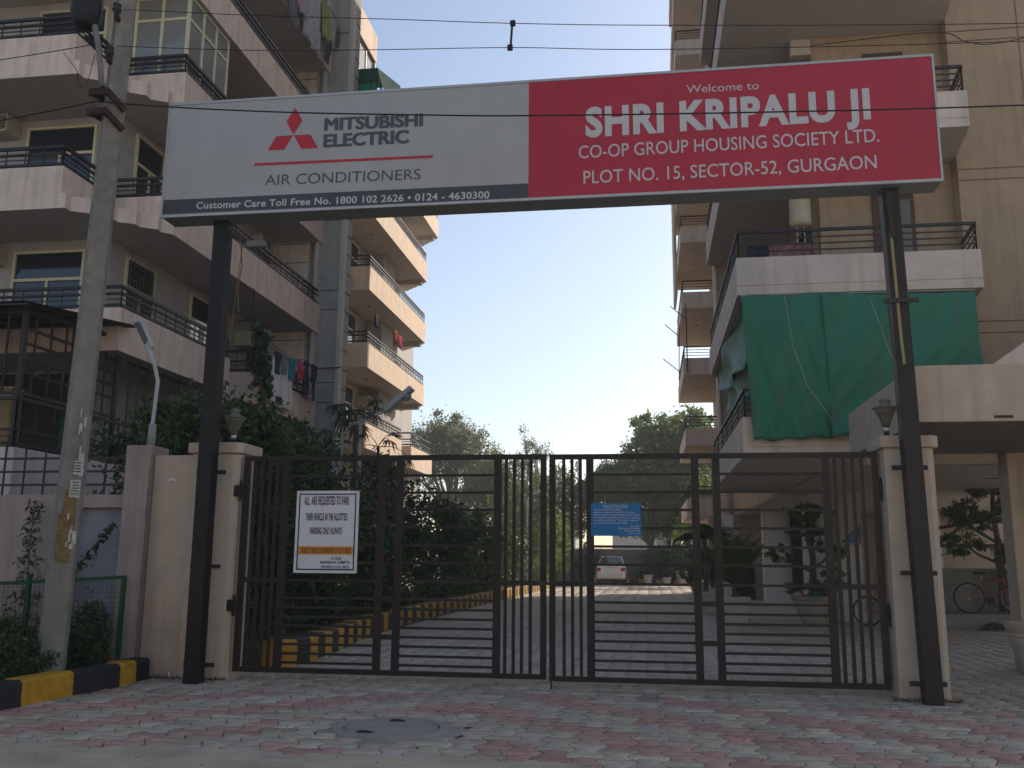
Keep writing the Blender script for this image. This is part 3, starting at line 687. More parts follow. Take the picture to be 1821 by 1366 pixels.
# ================================================================== GATE PILLARS, WALL
def pillar(x0,x1,y0,y1,h,label):
    t = thing('gate_pillar',label,'gate pillar',((x0+x1)/2,y0,0),'beige gate pillars')
    c=.07; b = MB(); b.prism([(x0,y0),(x1-c,y0),(x1,y0+c),(x1,y1),(x0,y1)],0,h-.14); b.build('shaft', BEI, t, bevel=.012)
    b = MB(); e=.045; b.prism([(x0-e,y0-e),(x1+e-c,y0-e),(x1+e,y0-e+c),(x1+e,y1+e),(x0-e,y1+e)],h-.138,h); b.build('cap', BEI, t, bevel=.015)
    return t
pillar(-5.84,-5.20,11.36,11.95,2.95,'beige gate pillar left of the gate with a mushroom lantern on its cap')
pillar(2.70,3.26,11.22,11.85,2.93,'beige gate pillar right of the gate, in front of the guard shelter')
w = thing('compound_wall','beige and grey compound wall left of the gate with an iron grille on top','wall',(-7,11.6,0))
b = MB(); b.box(-6.45,-5.885,11.52,11.8,0,2.81); b.build('panel', BEI, w, bevel=.012)
b = MB(); b.box(-6.82,-6.46,11.44,11.9,0,2.94); b.build('pier', PGR, w, bevel=.015)
b = MB(); b.box(-40,-7.56,11.6,11.85,0,2.30); b.box(-7.56,-6.83,11.6,11.85,2.13,2.30); b.box(-7.558,-6.832,11.72,11.85,0,2.128); b.build('wall_base', PGR, w)
b = MB(); b.box(-7.55,-6.84,11.71,11.718,.3,2.11); b.build('niche_panel', M('niche_blue',(.24,.255,.31),var=.18,streak=.3), w)
b = MB(); rn = random.Random(9); zs_ = [.0+.11*i for i in range(25)]; L_ = [(-6.462-rn.uniform(0,.02),z) for z in zs_]; R_ = [(-6.449+rn.uniform(-.004,.012),z) for z in zs_]
for i in range(24): poly(b,[L_[i],R_[i],R_[i+1],L_[i+1]],11.437)
b.build('crack_joint', M('crack_dark',(.17,.14,.125),var=.5,scale=9), w)
b = MB()
for z in (2.44,2.62,2.80): b.bar((-40,11.7,z),(-6.83,11.7,z),.03,.03 if z>2.43 else .02)
x = -6.95
while x > -22: b.bar((x,11.7,2.30),(x,11.7,3.05 if False else 2.98),.02,.02); x -= .30
b.build('grille', IRON, w)
b = MB()
for dx,dz in ((0,0),(.04,.012),(.075,0)): b.box(-6.24+dx,-6.205+dx,11.508,11.5195,2.47+dz,2.495+dz)
b.build('torn_poster', WHT, w)

# gate posts ---------------------------------------------------------
def post(xb, xt, y, label):
    t = thing('sign_post',label,'post',(xb,y,0),'black steel sign posts')
    b = MB(); w=.095; vs = []
    for x,z in ((xb,0),(xt,5.84)): vs += [(x-w,y-.09,z),(x+w,y-.09,z),(x+w,y+.09,z),(x-w,y+.09,z)]
    b.add(vs,[(3,2,1,0),(4,5,6,7),(0,1,5,4),(1,2,6,5),(2,3,7,6),(3,0,4,7)]); b.build('shaft', POSTM, t, bevel=.006)
    for z in (.2,1.38,2.55):
        x = xb+(xt-xb)*z/5.84; b = MB(); b.box(x-.19,x+.19,y+.092,y+.13,z-.025,z+.025); b.build('wall_strap', RUST, t)
        b = MB(); b.lathe((x+.15,y+.09,z),[(.014,-.014),(.014,.014)],8); b.build('bolt', RUST, t)
    return t
t = post(-5.465,-5.475,11.05,'black steel post left of the gate carrying the grey end of the sign')
b = MB(); b.tube([(-5.36,11.0,5.75),(-5.2,10.98,5.66),(-5.15,10.98,5.2),(-5.2,11,4.9),(-5.17,11,4.6)],.008,5); b.tube([(-5.36,11.05,5.78),(-5.16,11.02,5.68),(-5.22,11.02,5.0),(-5.27,11.02,4.2)],.006,5); b.build('loose_cable', M('cable_brown',(.14,.10,.05)), t)
b = MB(); b.bar((-5.37,11.03,5.66),(-5.05,11.03,5.52),.05,.06); b.build('bracket_arm', IRON, t)
b = MB(); b.box(-5.12,-4.86,10.98,11.08,5.46,5.55); b.build('light_fitting', M('fitting_grey',(.17,.17,.165),var=.2), t, bevel=.015)
t = post(2.975,2.885,10.98,'black steel post right of the gate carrying the red end of the sign')
b = MB(); b.bar((2.83,10.84,5.75),(2.87,10.86,5.2),.05,.05); b.build('bracket_arm', RUST, t)
b = MB(); b.tube([(2.845,10.875,5.7),(2.865,10.875,4.8),(2.885,10.875,4.0),(2.90,10.875,3.7)],.018,8); b.build('cable_conduit', M('conduit_yellow',(.30,.25,.12)), t)
b = MB(); b.box(2.72,3.1,10.84,10.882,4.42,4.47); b.build('cross_strap', IRON, t)
b = MB(); b.tube([(2.76,10.86,4.45),(2.80,10.9,3.9),(2.86,10.88,3.5)],.006,5); b.build('loose_cable', WIRE, t)

# pillar lanterns ----------------------------------------------------
def lantern(x,y,z,label):
    t = thing('pillar_lantern',label,'lantern',(x,y,z),'mushroom lanterns on the gate pillars')
    b = MB(); b.lathe((x,y,z),[(.05,0),(.05,.02),(.03,.03),(.03,.08)],16); b.build('base', BLK, t, smooth=True)
    b = MB(); b.lathe((x,y,z),[(.035,.075),(.035,.14)],16); b.build('neck', M('lantern_steel',(.55,.52,.48),rough=.25,metal=.8), t, smooth=True)
    b = MB(); b.lathe((x,y,z),[(.045,.14),(.06,.20),(.10,.30),(.135,.355)],24); b.build('shade', M('lantern_smoke',(.12,.11,.085),rough=.35), t, smooth=True)
    b = MB(); b.lathe((x,y,z),[(.15,.352),(.155,.362),(.06,.40),(.055,.43),(.075,.445),(.04,.475),(.01,.49)],24); b.build('cap', M('lantern_cap',(.16,.15,.115),rough=.5), t, smooth=True)
lantern(-5.405,11.6,2.95,'mushroom lantern on the left gate pillar in front of the bush')
lantern(2.80,11.45,2.93,'mushroom lantern on the right gate pillar against the green tarpaulin')

# ================================================================== GATE
def gate_leaf(label, x0, x1, z0, z1, thick, thin, secs, hinge, y=11.45):
    t = thing('gate_leaf',label,'gate',((x0+x1)/2,y,0),'iron gate leaves')
    b = MB(); w=.07
    b.box(x0,x0+w,y-.035,y+.035,z0,z1); b.box(x1-w,x1,y-.035,y+.035,z0,z1)
    b.box(x0+w,x1-w,y-.035,y+.035,z0,z0+.06); b.box(x0+w,x1-w,y-.035,y+.035,z1-.06,z1); b.build('outer_frame', GATE, t)
    for x in thick: b = MB(); b.box(x-.045,x+.045,y-.030,y+.030,z0+.061,z1-.061); b.build('upright', GATE, t)
    for x in thin: b = MB(); b.box(x-.019,x+.019,y-.019,y+.019,z0+.061,z1-.061); b.build('bar', GATE, t)
    zs = [2.52,2.305,2.092,1.874,1.655,1.44,1.215,1.0,.885,.772,.662,.552,.443,.33,.222]
    for a,c in secs:
        for z in zs:
            if z < z0+.1: continue
            b = MB(); b.box(a,c,y-.017,y+.017,z-.015,z+.015); b.build('bar', GATE, t)
    xs = [s for s in secs]
    for z,h in ((1.215,.03),): 
        for a,c in ((x0+w,secs[0][0]-.091),(secs[-1][1]+.091,x1-w)): b = MB(); b.box(a,c,y-.028,y+.028,z-.03,z+.03); b.build('mid_rail', GATE, t)
    for z in (2.305,1.0,.55):
        b = MB(); b.box(secs[0][1]+.091,secs[1][0]-.091,y-.026,y+.026,z-.03,z+.03); b.build('connector', GATE, t)
    for z in (2.33,.9):
        hx = x0 if hinge<0 else x1; b = MB(); b.tube([(hx+hinge*.02,y-.05,z-.13),(hx+hinge*.02,y-.05,z+.13)],.02,8); b.box(min(hx,hx+hinge*.10),max(hx,hx+hinge*.10),y-.08,y-.04,z-.07,z+.07); b.build('hinge', GATE, t)
    return t
gl = gate_leaf('left iron gate leaf with the white parking notice wired to it',-5.15,-1.235,.10,2.775,
    (-4.586,-3.319,-3.083,-1.837),(-5.01,-4.909,-4.807,-4.707,-1.733,-1.631,-1.531,-1.427),((-4.541,-3.364),(-3.038,-1.882)),-1)
gr = gate_leaf('right iron gate leaf with the blue notice wired to it',-1.195,2.67,.085,2.77,
    (-.70,.56,.81,2.078),(-1.02,-.918,-.816,2.18,2.282,2.384,2.49),((-.655,.515),(.855,2.033)),1)
b = MB(); b.tube([(-1.17,11.40,.3),(-1.17,11.40,-.01)],.012,8); b.build('drop_bolt', IRON, gr)
b = MB(); b.bar((-1.35,11.40,1.215),(-1.05,11.40,1.215),.03,.04); b.build('latch', IRON, gl)

# gate notices ------------------------------------------------------
NVY = M('print_navy',(.012,.015,.05),rough=.6,var=.05); 
t = thing('parking_notice','white rectangular notice about parking in the allotted space, wired to the left gate leaf','notice',(-4.0,11.38,1.3))
b = MB(); x0,x1,z0,z1 = -4.41,-3.592,1.308,2.328; y=11.395
b.box(x0,x1,y,y+.012,z0,z1); b.build('board', M('board_white',(.62,.62,.65),rough=.5,var=.05), t)
b = MB(); yy=y-.002
for i in (.035,): 
    a,c,d,e = x0+i,x1-i,z0+i,z1-i; k=.016
    b.box(a,c,yy-.001,yy,e-k,e); b.box(a,c,yy-.001,yy,d,d+k); b.box(a,a+k,yy-.001,yy,d+k,e-k); b.box(c-k,c,yy-.001,yy,d+k,e-k)
b.build('border', NVY, t)
b = MB(); b.box(x0+.055,x1-.055,yy-.001,yy,1.535,1.635); b.build('orange_band', M('print_orange',(.62,.24,.02),rough=.6,var=.08), t)
b = MB(); yy = y-.0045
for a in (('ALL  ARE REQUESTED TO PARK',-4.305,-3.715,2.152,2.152,.105,yy,.02),('THEIR VEHICLE IN THE ALLOTTED',-4.28,-3.735,1.957,1.957,.088,yy,.02),('PARKING ONLY ALWAYS',-4.215,-3.80,1.785,1.785,.085,yy,.02),('GUEST VEHICLE PARKING IS OUT SIDE',-4.32,-3.68,1.555,1.555,.062,yy,.02),('BY ORDER',-3.92,-3.79,1.470,1.470,.034,yy,.01),('MAINTENANCE  COMMITTEE',-4.06,-3.68,1.423,1.423,.034,yy,.01),('SHRI KRIPALU JI C G H S  LIMITED',-4.05,-3.69,1.366,1.366,.034,yy,.01)):
    b = MB(); text(b,*a); b.build('lettering', NVY, t)
b = MB()
for x,z in ((x0+.05,z1-.03),(x1-.05,z1-.03),(x0+.05,z0+.05),(x1-.05,z0+.05)): b.tube([(x,y-.004,z),(x+.02,y-.008,z+.015),(x+.03,y+.03,z+.05)],.003,5)
b.build('tie_wire', IRON, t)
t = thing('warning_notice','blue metal notice with pale writing wired to the right gate leaf','notice',(-.38,11.38,1.78))
b = MB(); x0,x1,z0,z1 = -.687,-.088,1.780,2.170; b.box(x0,x1,y,y+.010,z0,z1); b.build('board', M('board_blue',(.008,.14,.36),rough=.5,var=.15,scale=5), t)
b = MB(); PW = M('print_white',(.55,.58,.62),rough=.6,var=.05)
text(b,'KIND ATTENTION',-.54,-.25,2.118,2.118,.030,yy,.0); b.box(-.54,-.25,yy-.0005,yy,2.110,2.113)
rows = ['You are under Surveillance','Maximum Speed allowed (10-15 km/hr)','Visitors kindly stop for details, be Entry Gate','For Sale/Purchase/Rent or prior to vacating','occupying, submitting " No dues Certificate"','to society maintance committee']
ends = [-.32,-.16,-.105,-.105,-.11,-.25]
for i,(s,e) in enumerate(zip(rows,ends)): 
    z = 2.082-.031*i; text(b,s,-.65,e,z,z,.019,yy,.006)
    if i in (1,2,3): b.box(-.668,-.66,yy-.0005,yy,z+.008,z+.011)
for s,a,z in (('By order',-.21,1.888),('Maintenance Committee',-.36,1.862),('Kirpalu Ji CGHS',-.285,1.833),('Plot no. 15',-.23,1.803)): text(b,s,a,-.105,z,z,.019,yy,.006)
b.build('lettering', PW, t)

# ================================================================== OVERHEAD SIGN
sg = thing('overhead_sign','long overhead sign board, grey on the left and red on the right, spanning the gate','sign',(-1.38,10.75,5.83))
SGY = M('sign_grey',(.37,.375,.385),rough=.5,var=.07,scale=1.2,bump=.12,bscale=1.6,streak=.10); SRD = M('sign_red',(.40,.026,.052),rough=.5,var=.08,scale=1.2,bump=.12,bscale=1.6,streak=.15); SDK = M('sign_charcoal',(.055,.062,.072),rough=.5,var=.05)
SW = M('sign_white',(.50,.50,.52),rough=.5,var=.03); SR2 = M('sign_logo_red',(.45,.025,.04),rough=.5,var=.03); SD2 = M('sign_dark_letter',(.075,.08,.095),rough=.5,var=.03)
X0,XM,X1 = -6.20,-1.385,3.435; ZT=7.405; Y0=10.75
def zb(x): return 5.845-.0035*(x+1.385)
b = MB(); b.prism([(X0,Y0+.004),(X1,Y0+.004),(X1,Y0+.38),(X0,Y0+.38)],5.83,ZT+.005); b.build('case', M('sign_case',(.20,.205,.205),rough=.6,var=.15,streak=.3), sg)
b = MB(); poly(b,[(X0+.02,zb(X0)+.2),(XM,zb(XM)+.2),(XM,ZT-.02),(X0+.02,ZT-.02)],Y0); b.build('grey_panel', SGY, sg)
b = MB(); poly(b,[(X0+.02,zb(X0)+.01),(XM,zb(XM)+.01),(XM,zb(XM)+.2),(X0+.02,zb(X0)+.2)],Y0); b.build('charcoal_band', SDK, sg)
b = MB(); poly(b,[(XM,zb(XM)+.01),(X1-.02,zb(X1)+.01),(X1-.02,ZT-.02),(XM,ZT-.02)],Y0); b.build('red_panel', SRD, sg)
b = MB(); b.box(X0-.005,X1+.005,Y0-.012,Y0+.01,ZT-.02,ZT+.012); b.box(X0-.005,X0+.02,Y0-.012,Y0+.01,5.822,ZT-.021); b.box(X1-.02,X1+.005,Y0-.012,Y0+.01,5.822,ZT-.021); b.box(X0+.021,X1-.021,Y0-.012,Y0+.01,5.818,5.852); b.build('edge_trim', M('trim_alu',(.42,.42,.42),rough=.4,metal=.3), sg)
y1=Y0-.004
b = MB(); poly(b,[(-4.448,7.246),(-4.557,7.06),(-4.452,6.870),(-4.338,7.061)][::-1],y1); poly(b,[(-4.682,6.86),(-4.456,6.864),(-4.565,6.67),(-4.793,6.672)][::-1],y1); poly(b,[(-4.447,6.864),(-4.222,6.859),(-4.112,6.668),(-4.336,6.668)][::-1],y1); b.build('logo', SR2, sg)
b = MB(); poly(b,[(-4.959,6.469),(-2.595,6.446),(-2.595,6.482),(-4.959,6.505)],y1); b.build('red_line', SR2, sg)
for a in (('MITSUBISHI',-4.043,-2.735,6.895,6.880,.178,y1,0,0,0,.013),('ELECTRIC',-4.043,-2.912,6.668,6.662,.182,y1,0,0,0,.013),('AIR CONDITIONERS',-4.80,-2.747,6.193,6.168,.140,y1,.0)):
    b = MB(); text(b,*a); b.build('dark_lettering', SD2, sg)
b = MB(); text(b,'Customer Care Toll Free No. 1800 102 2626 \u2022 0124 - 4630300',-5.718,-1.868,5.918,5.874,.092,y1,.022); b.build('light_lettering', SW, sg)
for a in (('Welcome to',.559,1.419,7.112,7.105,.10,y1,.0),('SHRI KRIPALU JI',-.679,2.688,6.613,6.645,.375,y1,.045),('CO-OP GROUP HOUSING SOCIETY LTD.',-.764,2.765,6.334,6.345,.163,y1,.004),('PLOT NO. 15, SECTOR-52, GURGAON',-.707,2.717,6.002,6.017,.163,y1,.004)):
    b = MB(); text(b,*a); b.build('light_lettering', SW, sg)

# ================================================================== UTILITY POLE AND WIRES
up = thing('utility_pole','weathered concrete utility pole on the painted kerb at the left','utility pole',(-6.72,10.04,0))
PM = M('pole_concrete',(.235,.22,.19),var=.3,scale=5,bump=.6,bscale=60,streak=.45)
b = MB(); vs=[]
for x,z,w,d in ((-6.725,.0,.165,.15),(-6.525,8.9,.125,.11)):
    vs += [(x-w,10.05,z),(x-w*.05,10.05-d,z),(x+w,10.05+.02,z),(x+w*.8,10.05+d,z),(x-w*.6,10.05+d,z)]
b.add(vs,[(0,1,6,5),(1,2,7,6),(2,3,8,7),(3,4,9,8),(4,0,5,9),(4,3,2,1,0),(5,6,7,8,9)]); b.build('shaft', PM, up, bevel=.02)
def px(z): return -6.725+.2*z/8.9
for z,w in ((7.12,.20),(6.86,.20)):
    b = MB(); x=px(z); b.box(x-w-.02,x+.04,9.86,9.905,z,z+.085); b.bar((x+.02,9.88,z+.05),(x+.17,10.06,z-.14),.05,.07); b.bar((x-.19,9.89,z+.04),(x-.12,10.1,z+.03),.04,.06); b.build('clamp', RUST, up)
for z,dx in ((8.20,.02),(7.62,-.02)):
    x = px(z)+dx; b = MB(); b.lathe((x,9.88,z),[(.03,0),(.03,.05),(.055,.06),(.055,.085),(.03,.095),(.03,.12),(.05,.13),(.05,.15),(.02,.17)],14); b.build('insulator', M('porcelain_brown',(.04,.03,.03),rough=.3), up, smooth=True)
    b = MB(); b.box(x-.02,x+.02,9.86,9.95,z-.06,z); b.build('insulator_bracket', RUST, up)
b = MB(); x=px(6.9); b.lathe((x-.14,9.88,6.88),[(.035,0),(.045,.02),(.03,.04),(.045,.06),(.03,.08)],12); b.build('insulator', MATS['porcelain_brown'], up, smooth=True)
b = MB(); b.tube([(px(7.2)-.05,9.86,7.22),(px(7.5)-.09,9.84,7.5),(px(7.8)-.15,9.84,7.78),(px(8)-.22,9.84,8.0),(px(8.3)-.3,9.84,8.3)],.035,10); b.build('lamp_arm', M('arm_grey',(.17,.17,.17),rough=.5), up, smooth=True)
b = MB(); b.lathe((px(8.4)-.36,9.83,8.02),[(.09,0),(.16,.05),(.19,.2),(.18,.45),(.10,.55)],18); b.build('lamp_housing', BLK, up, smooth=True)
b = MB(); b.tube([(px(7.7)-.62,9.85,7.72),(px(7.6)-.40,9.84,7.45),(px(7.5)-.36,9.84,7.22),(px(7.5)-.26,9.84,7.2),(px(7.6)-.22,9.84,7.4),(px(7.6)-.18,9.84,7.65)],.005,5); b.build('loose_cable', RUST, up)
b = MB(); b.add([(px(1.35)-.012,9.889,1.3),(px(1.35)+.15,10.03,1.3),(px(2.2)+.14,10.03,2.15),(px(2.2)+.02,9.892,2.1)],[(0,1,2,3)]); 
b = MB()
def face_pt(u,z):
    t=z/8.9; x=-6.725+.2*t; w=.165-.04*t; d=.15-.04*t
    return (x-w*.05+u*(w*1.05), 10.05-d+u*(d+.02), z)
def patch(b,u0,u1,z0,z1,e=.006):
    P=[face_pt(u0,z0),face_pt(u1,z0),face_pt(u1,z1),face_pt(u0,z1)]; n=Vector((.62,-.78,0)); b.add([tuple(Vector(q)+n*e) for q in P],[(0,1,2,3)])
rn = random.Random(4)
for k in range(26): 
    u=rn.uniform(.05,.55); z=rn.uniform(1.35,2.1); patch(b,u,u+rn.uniform(.12,.4),z,z+rn.uniform(.06,.22),.004+.0003*k)
b.build('faded_paint', M('pole_paint_ochre',(.20,.135,.055),var=.5,scale=12), up)
b = MB()
for k in range(16):
    u=rn.uniform(.45,.8); z=rn.uniform(1.5,3.1); patch(b,u,u+rn.uniform(.06,.2),z,z+rn.uniform(.04,.16),.0125+.0003*k)
patch(b,.42,.92,2.16,2.36,.018); patch(b,.5,.95,2.42,2.58,.018)
b.build('poster_scrap', M('paper_scrap',(.46,.45,.42),var=.35,scale=20), up)
b = MB()
for z0,n in ((2.18,5),(2.44,4)):
    for k in range(n): patch(b,.5,.85,z0+.012+k*.033,z0+.025+k*.033,.0195)
b.build('poster_print', M('print_grey',(.09,.09,.09)), up)
def wire(name, label, pts, r, sag_pts=10):
    b = MB(); P=[Vector(p) for p in pts]; out=[]
    for i in range(len(P)-1):
        for k in range(sag_pts):
            t=k/sag_pts; p0=P[max(i-1,0)]; p1=P[i]; p2=P[i+1]; p3=P[min(i+2,len(P)-1)]
            out.append(.5*((2*p1)+(p2-p0)*t+(2*p0-5*p1+4*p2-p3)*t*t+(3*p1-p0-3*p2+p3)*t*t*t))
    out.append(P[-1]); b.tube(out,r,5); o=b.build(name, WIRE); return tag(o,label,'wire','overhead wires')
wire('overhead_wire','topmost thin overhead wire running from the pole across the sky to the right',[(-6.42,9.88,8.27),(-4.71,9.9,8.06),(-2.92,9.9,7.86),(-1.47,9.9,7.69),(.34,9.9,7.52),(4.12,9.9,7.24),(9,9.9,7.0)],.005)
wire('overhead_wire','second thin overhead wire just above the sign, joined to the topmost by a spacer',[(-6.47,9.88,7.77),(-4.82,9.9,7.60),(-3.18,9.9,7.48),(-1.49,9.9,7.38),(.33,9.9,7.22),(4.1,9.9,7.03),(9,9.9,6.9)],.005)
wire('overhead_wire','thick black cable drooping in front of the sign lettering',[(-6.70,9.86,7.03),(-5.73,9.9,6.91),(-4.2,9.9,6.74),(-2.54,9.9,6.60),(-1.28,9.9,6.51),(1.42,9.9,6.38),(4.04,9.9,6.29),(9,9.9,6.2)],.0095)
wire('overhead_wire','black cable from the lower pole clamp to the left edge',[(-14,9.9,6.1),(-7.99,9.9,6.87),(-7.23,9.9,6.97),(-6.70,9.87,7.03)],.009)
wire('overhead_wire','thin wire from the pole to the left edge in front of the upper balcony',[(-14,9.9,7.2),(-8.09,9.9,7.71),(-7.39,9.9,7.77),(-6.75,9.85,7.80)],.006)
wire('overhead_wire','slack thin wire hanging against the ochre wall at top right',[(3.11,16.4,10.85),(5.28,16.4,10.95),(5.84,16.4,10.72),(6.4,16.4,10.66),(8,16.4,10.95)],.009)
t = thing('wire_spacer','short black spacer hanging between the two upper wires against the sky','spacer',(-1.48,9.9,7.4))
b = MB(); b.bar((-1.475,9.9,7.70),(-1.495,9.9,7.37),.022,.03); b.build('rod', BLK, t)
b = MB(); b.box(-1.50,-1.44,9.88,9.92,7.66,7.72); b.build('clip', BLK, t); b = MB(); b.box(-1.53,-1.47,9.88,9.92,7.35,7.41); b.build('clip', BLK, t)

# street lamps -------------------------------------------------------
t = thing('street_lamp','bent grey street lamp standing on the pier of the compound wall','street lamp',(-6.62,11.7,2.94),'street lamps')
b = MB(); b.tube([(-6.62,11.7,2.94),(-6.62,11.7,3.25)],.05,12); b.build('base', CON, t, smooth=True)
b = MB(); b.tube([(-6.66,11.7,2.94),(-6.62,11.7,3.3),(-6.60,11.7,3.75),(-6.595,11.7,3.85),(-6.66,11.68,4.1),(-6.76,11.64,4.36)],.026,10); b.build('pole', LAMPG, t, smooth=True)
b = MB(); b.bar((-6.74,11.68,4.32),(-6.84,11.50,4.66),.16,.06); b.build('head', LAMPG, t, bevel=.012)
b = MB(); b.bar((-6.752,11.635,4.36),(-6.832,11.455,4.62),.11,.02); b.build('lens', M('lens_grey',(.16,.17,.18),rough=.2), t)
b = MB(); b.bar((-6.74,11.66,4.28),(-6.68,11.66,4.33),.05,.04); b.build('clamp', LAMPG, t)
def far_lamp(x,y,z,dx,dz,label,s=1.0):
    t = thing('street_lamp',label,'street lamp',(x-.3,y,0),'street lamps')
    b = MB(); b.tube([(x-.9*s,y,0),(x-.9*s,y,z-.5*s),(x-.75*s,y,z-.28*s),(x,y,z)],.035,8); b.build('pole', LAMPG, t, smooth=True)
    d = Vector((dx,-.02,dz)).normalized(); p=Vector((x,y,z)); b = MB(); b.bar(p,p+d*.72*s,.26*s,.10*s); b.build('head', LAMPG, t, bevel=.02)
    b = MB(); q=p+d*.52*s-Vector((-d.z,0,d.x))*.05*s; b.lathe(q,[(.11*s,0),(.10*s,-.05*s),(.06*s,-.09*s),(.01,-.11*s)],16,tilt=Matrix.Rotation(-math.atan2(d.z,d.x),3,'Y')); b.build('lens', M('lens_clear',(.30,.31,.31),rough=.15), t, smooth=True)
far_lamp(-7.0,24.3,5.42,.72,.62,'street lamp rising out of the hedge in front of the sunlit building',1.32)
far_lamp(-5.3,38,5.25,.85,.25,'street lamp inside the gate seen through the left leaf, second of its row')
far_lamp(-5.0,46,4.9,.8,.5,'farthest street lamp inside the gate near the meeting bars')

# ================================================================== TERRACE CAGE, LAUNDRY
t = thing('balcony_cage','dark iron cage with a sheet roof built over the ground floor terrace behind the pole','cage',(-11,14,3.25))
b = MB(); b.add([(-24,13.55,5.62),(-10.1,13.55,5.62),(-9.75,16.45,5.9),(-24,16.45,5.95)],[(0,1,2,3)]); b.add([(-24,13.55,5.59),(-10.1,13.55,5.59),(-9.75,16.45,5.87),(-24,16.45,5.92)],[(3,2,1,0)])
b.build('sheet_roof', M('rusty_sheet',(.15,.125,.09),var=.3,scale=3), t)
b = MB()
for x in (-10.3,-12.2,-14.1,-16,-18): b.bar((x,13.9,3.25),(x,13.9,5.56),.08,.08)
for y in (15.3,16.7): b.bar((-10.3,y,3.25),(-10.3,y,5.7),.08,.08)
b.bar((-24,13.9,5.54),(-10.3,13.9,5.54),.06,.07); b.bar((-10.3,13.94,5.54),(-10.3,16.66,5.72),.06,.07); b.bar((-24,13.9,4.15),(-10.3,13.9,4.15),.05,.05); b.bar((-10.3,13.94,4.15),(-10.3,16.66,4.15),.05,.05)
for k in range(5): b.bar((-24,13.58+k*.7,5.57+.065*k),(-10.05,13.58+k*.7,5.57+.065*k),.04,.04)
b.build('frame', IRON, t)
b = MB()
for k in range(26): x=-10.6-k*.38; b.bar((x,13.9,4.18),(x,13.9,5.5),.03,.03)
for k in range(6): y=14.2+k*.42; b.bar((-10.3,y,4.18),(-10.3,y,5.6),.03,.03)
for z in (4.5,4.75,5.0,5.25): b.bar((-10.3,13.95,z),(-10.3,16.6,z+.02),.02,.05)
b.build('bars', M('bars_brown',(.055,.04,.032),var=.3), t)
t = thing('balcony_grille','dark iron bar grille closing the terrace beyond the cage','grille',(-10.2,17.4,3.25))
b = MB(); y=17.1
while y < 21.5: b.bar((-10.26,y,3.25),(-10.26,y,5.36),.025,.025); y += .33
b.bar((-10.26,17.0,5.3),(-10.26,21.5,5.3),.04,.04); b.bar((-10.26,17.0,4.1),(-10.26,21.5,4.1),.04,.04); b.build('bars', IRON, t)
b = MB(); y=21.6
while y < 24: b.bar((-10.26,y,3.25),(-10.26,y,4.95),.02,.02); y += .14
b.bar((-10.26,21.55,4.97),(-10.26,24,4.97),.04,.04); b.build('bars', IRON, t)
b = MB(); b.box(-24,-11.55,17.9,17.98,3.3,5.3); b.build('dark_room_panel', PANED, la)  # solid near-black sheet paints the unlit room behind the cage
rr = random.Random(3)
for k,(x,w_,h_,c,lab) in enumerate(((-10.75,.22,.62,(.30,.22,.10),'tan cardboard box standing on the caged terrace'),(-11.1,.3,.45,(.02,.05,.16),'blue tub on the caged terrace beside the tan box'),(-11.6,.35,.5,(.12,.07,.04),'brown crate at the left of the caged terrace'))):
    t = thing('storage_box',lab,'box',(x,14.2,3.24)); b=MB(); b.box(x-w_/2,x+w_/2,14.2,14.5,3.24,3.24+h_+.4); b.build('body',M('box%d'%k,c,var=.3),t,bevel=.02); b=MB(); b.box(x-w_/2-.01,x+w_/2+.01,14.19,14.51,3.242+h_+.4,3.29+h_+.4); b.build('lid',M('box%d'%k,c),t)
t = thing('water_drum','dark green water drum behind the terrace railing','drum',(-10.55,16.0,3.24)); b=MB(); b.lathe((-10.6,16.0,3.24),[(.25,0),(.27,.05),(.27,.75),(.24,.8)],20); b.build('body',M('drum_green',(.015,.09,.05),rough=.5),t,smooth=True); b=MB(); b.lathe((-10.6,16.0,4.04),[(.25,0),(.25,.05),(.05,.07)],20); b.build('lid',BLK,t)

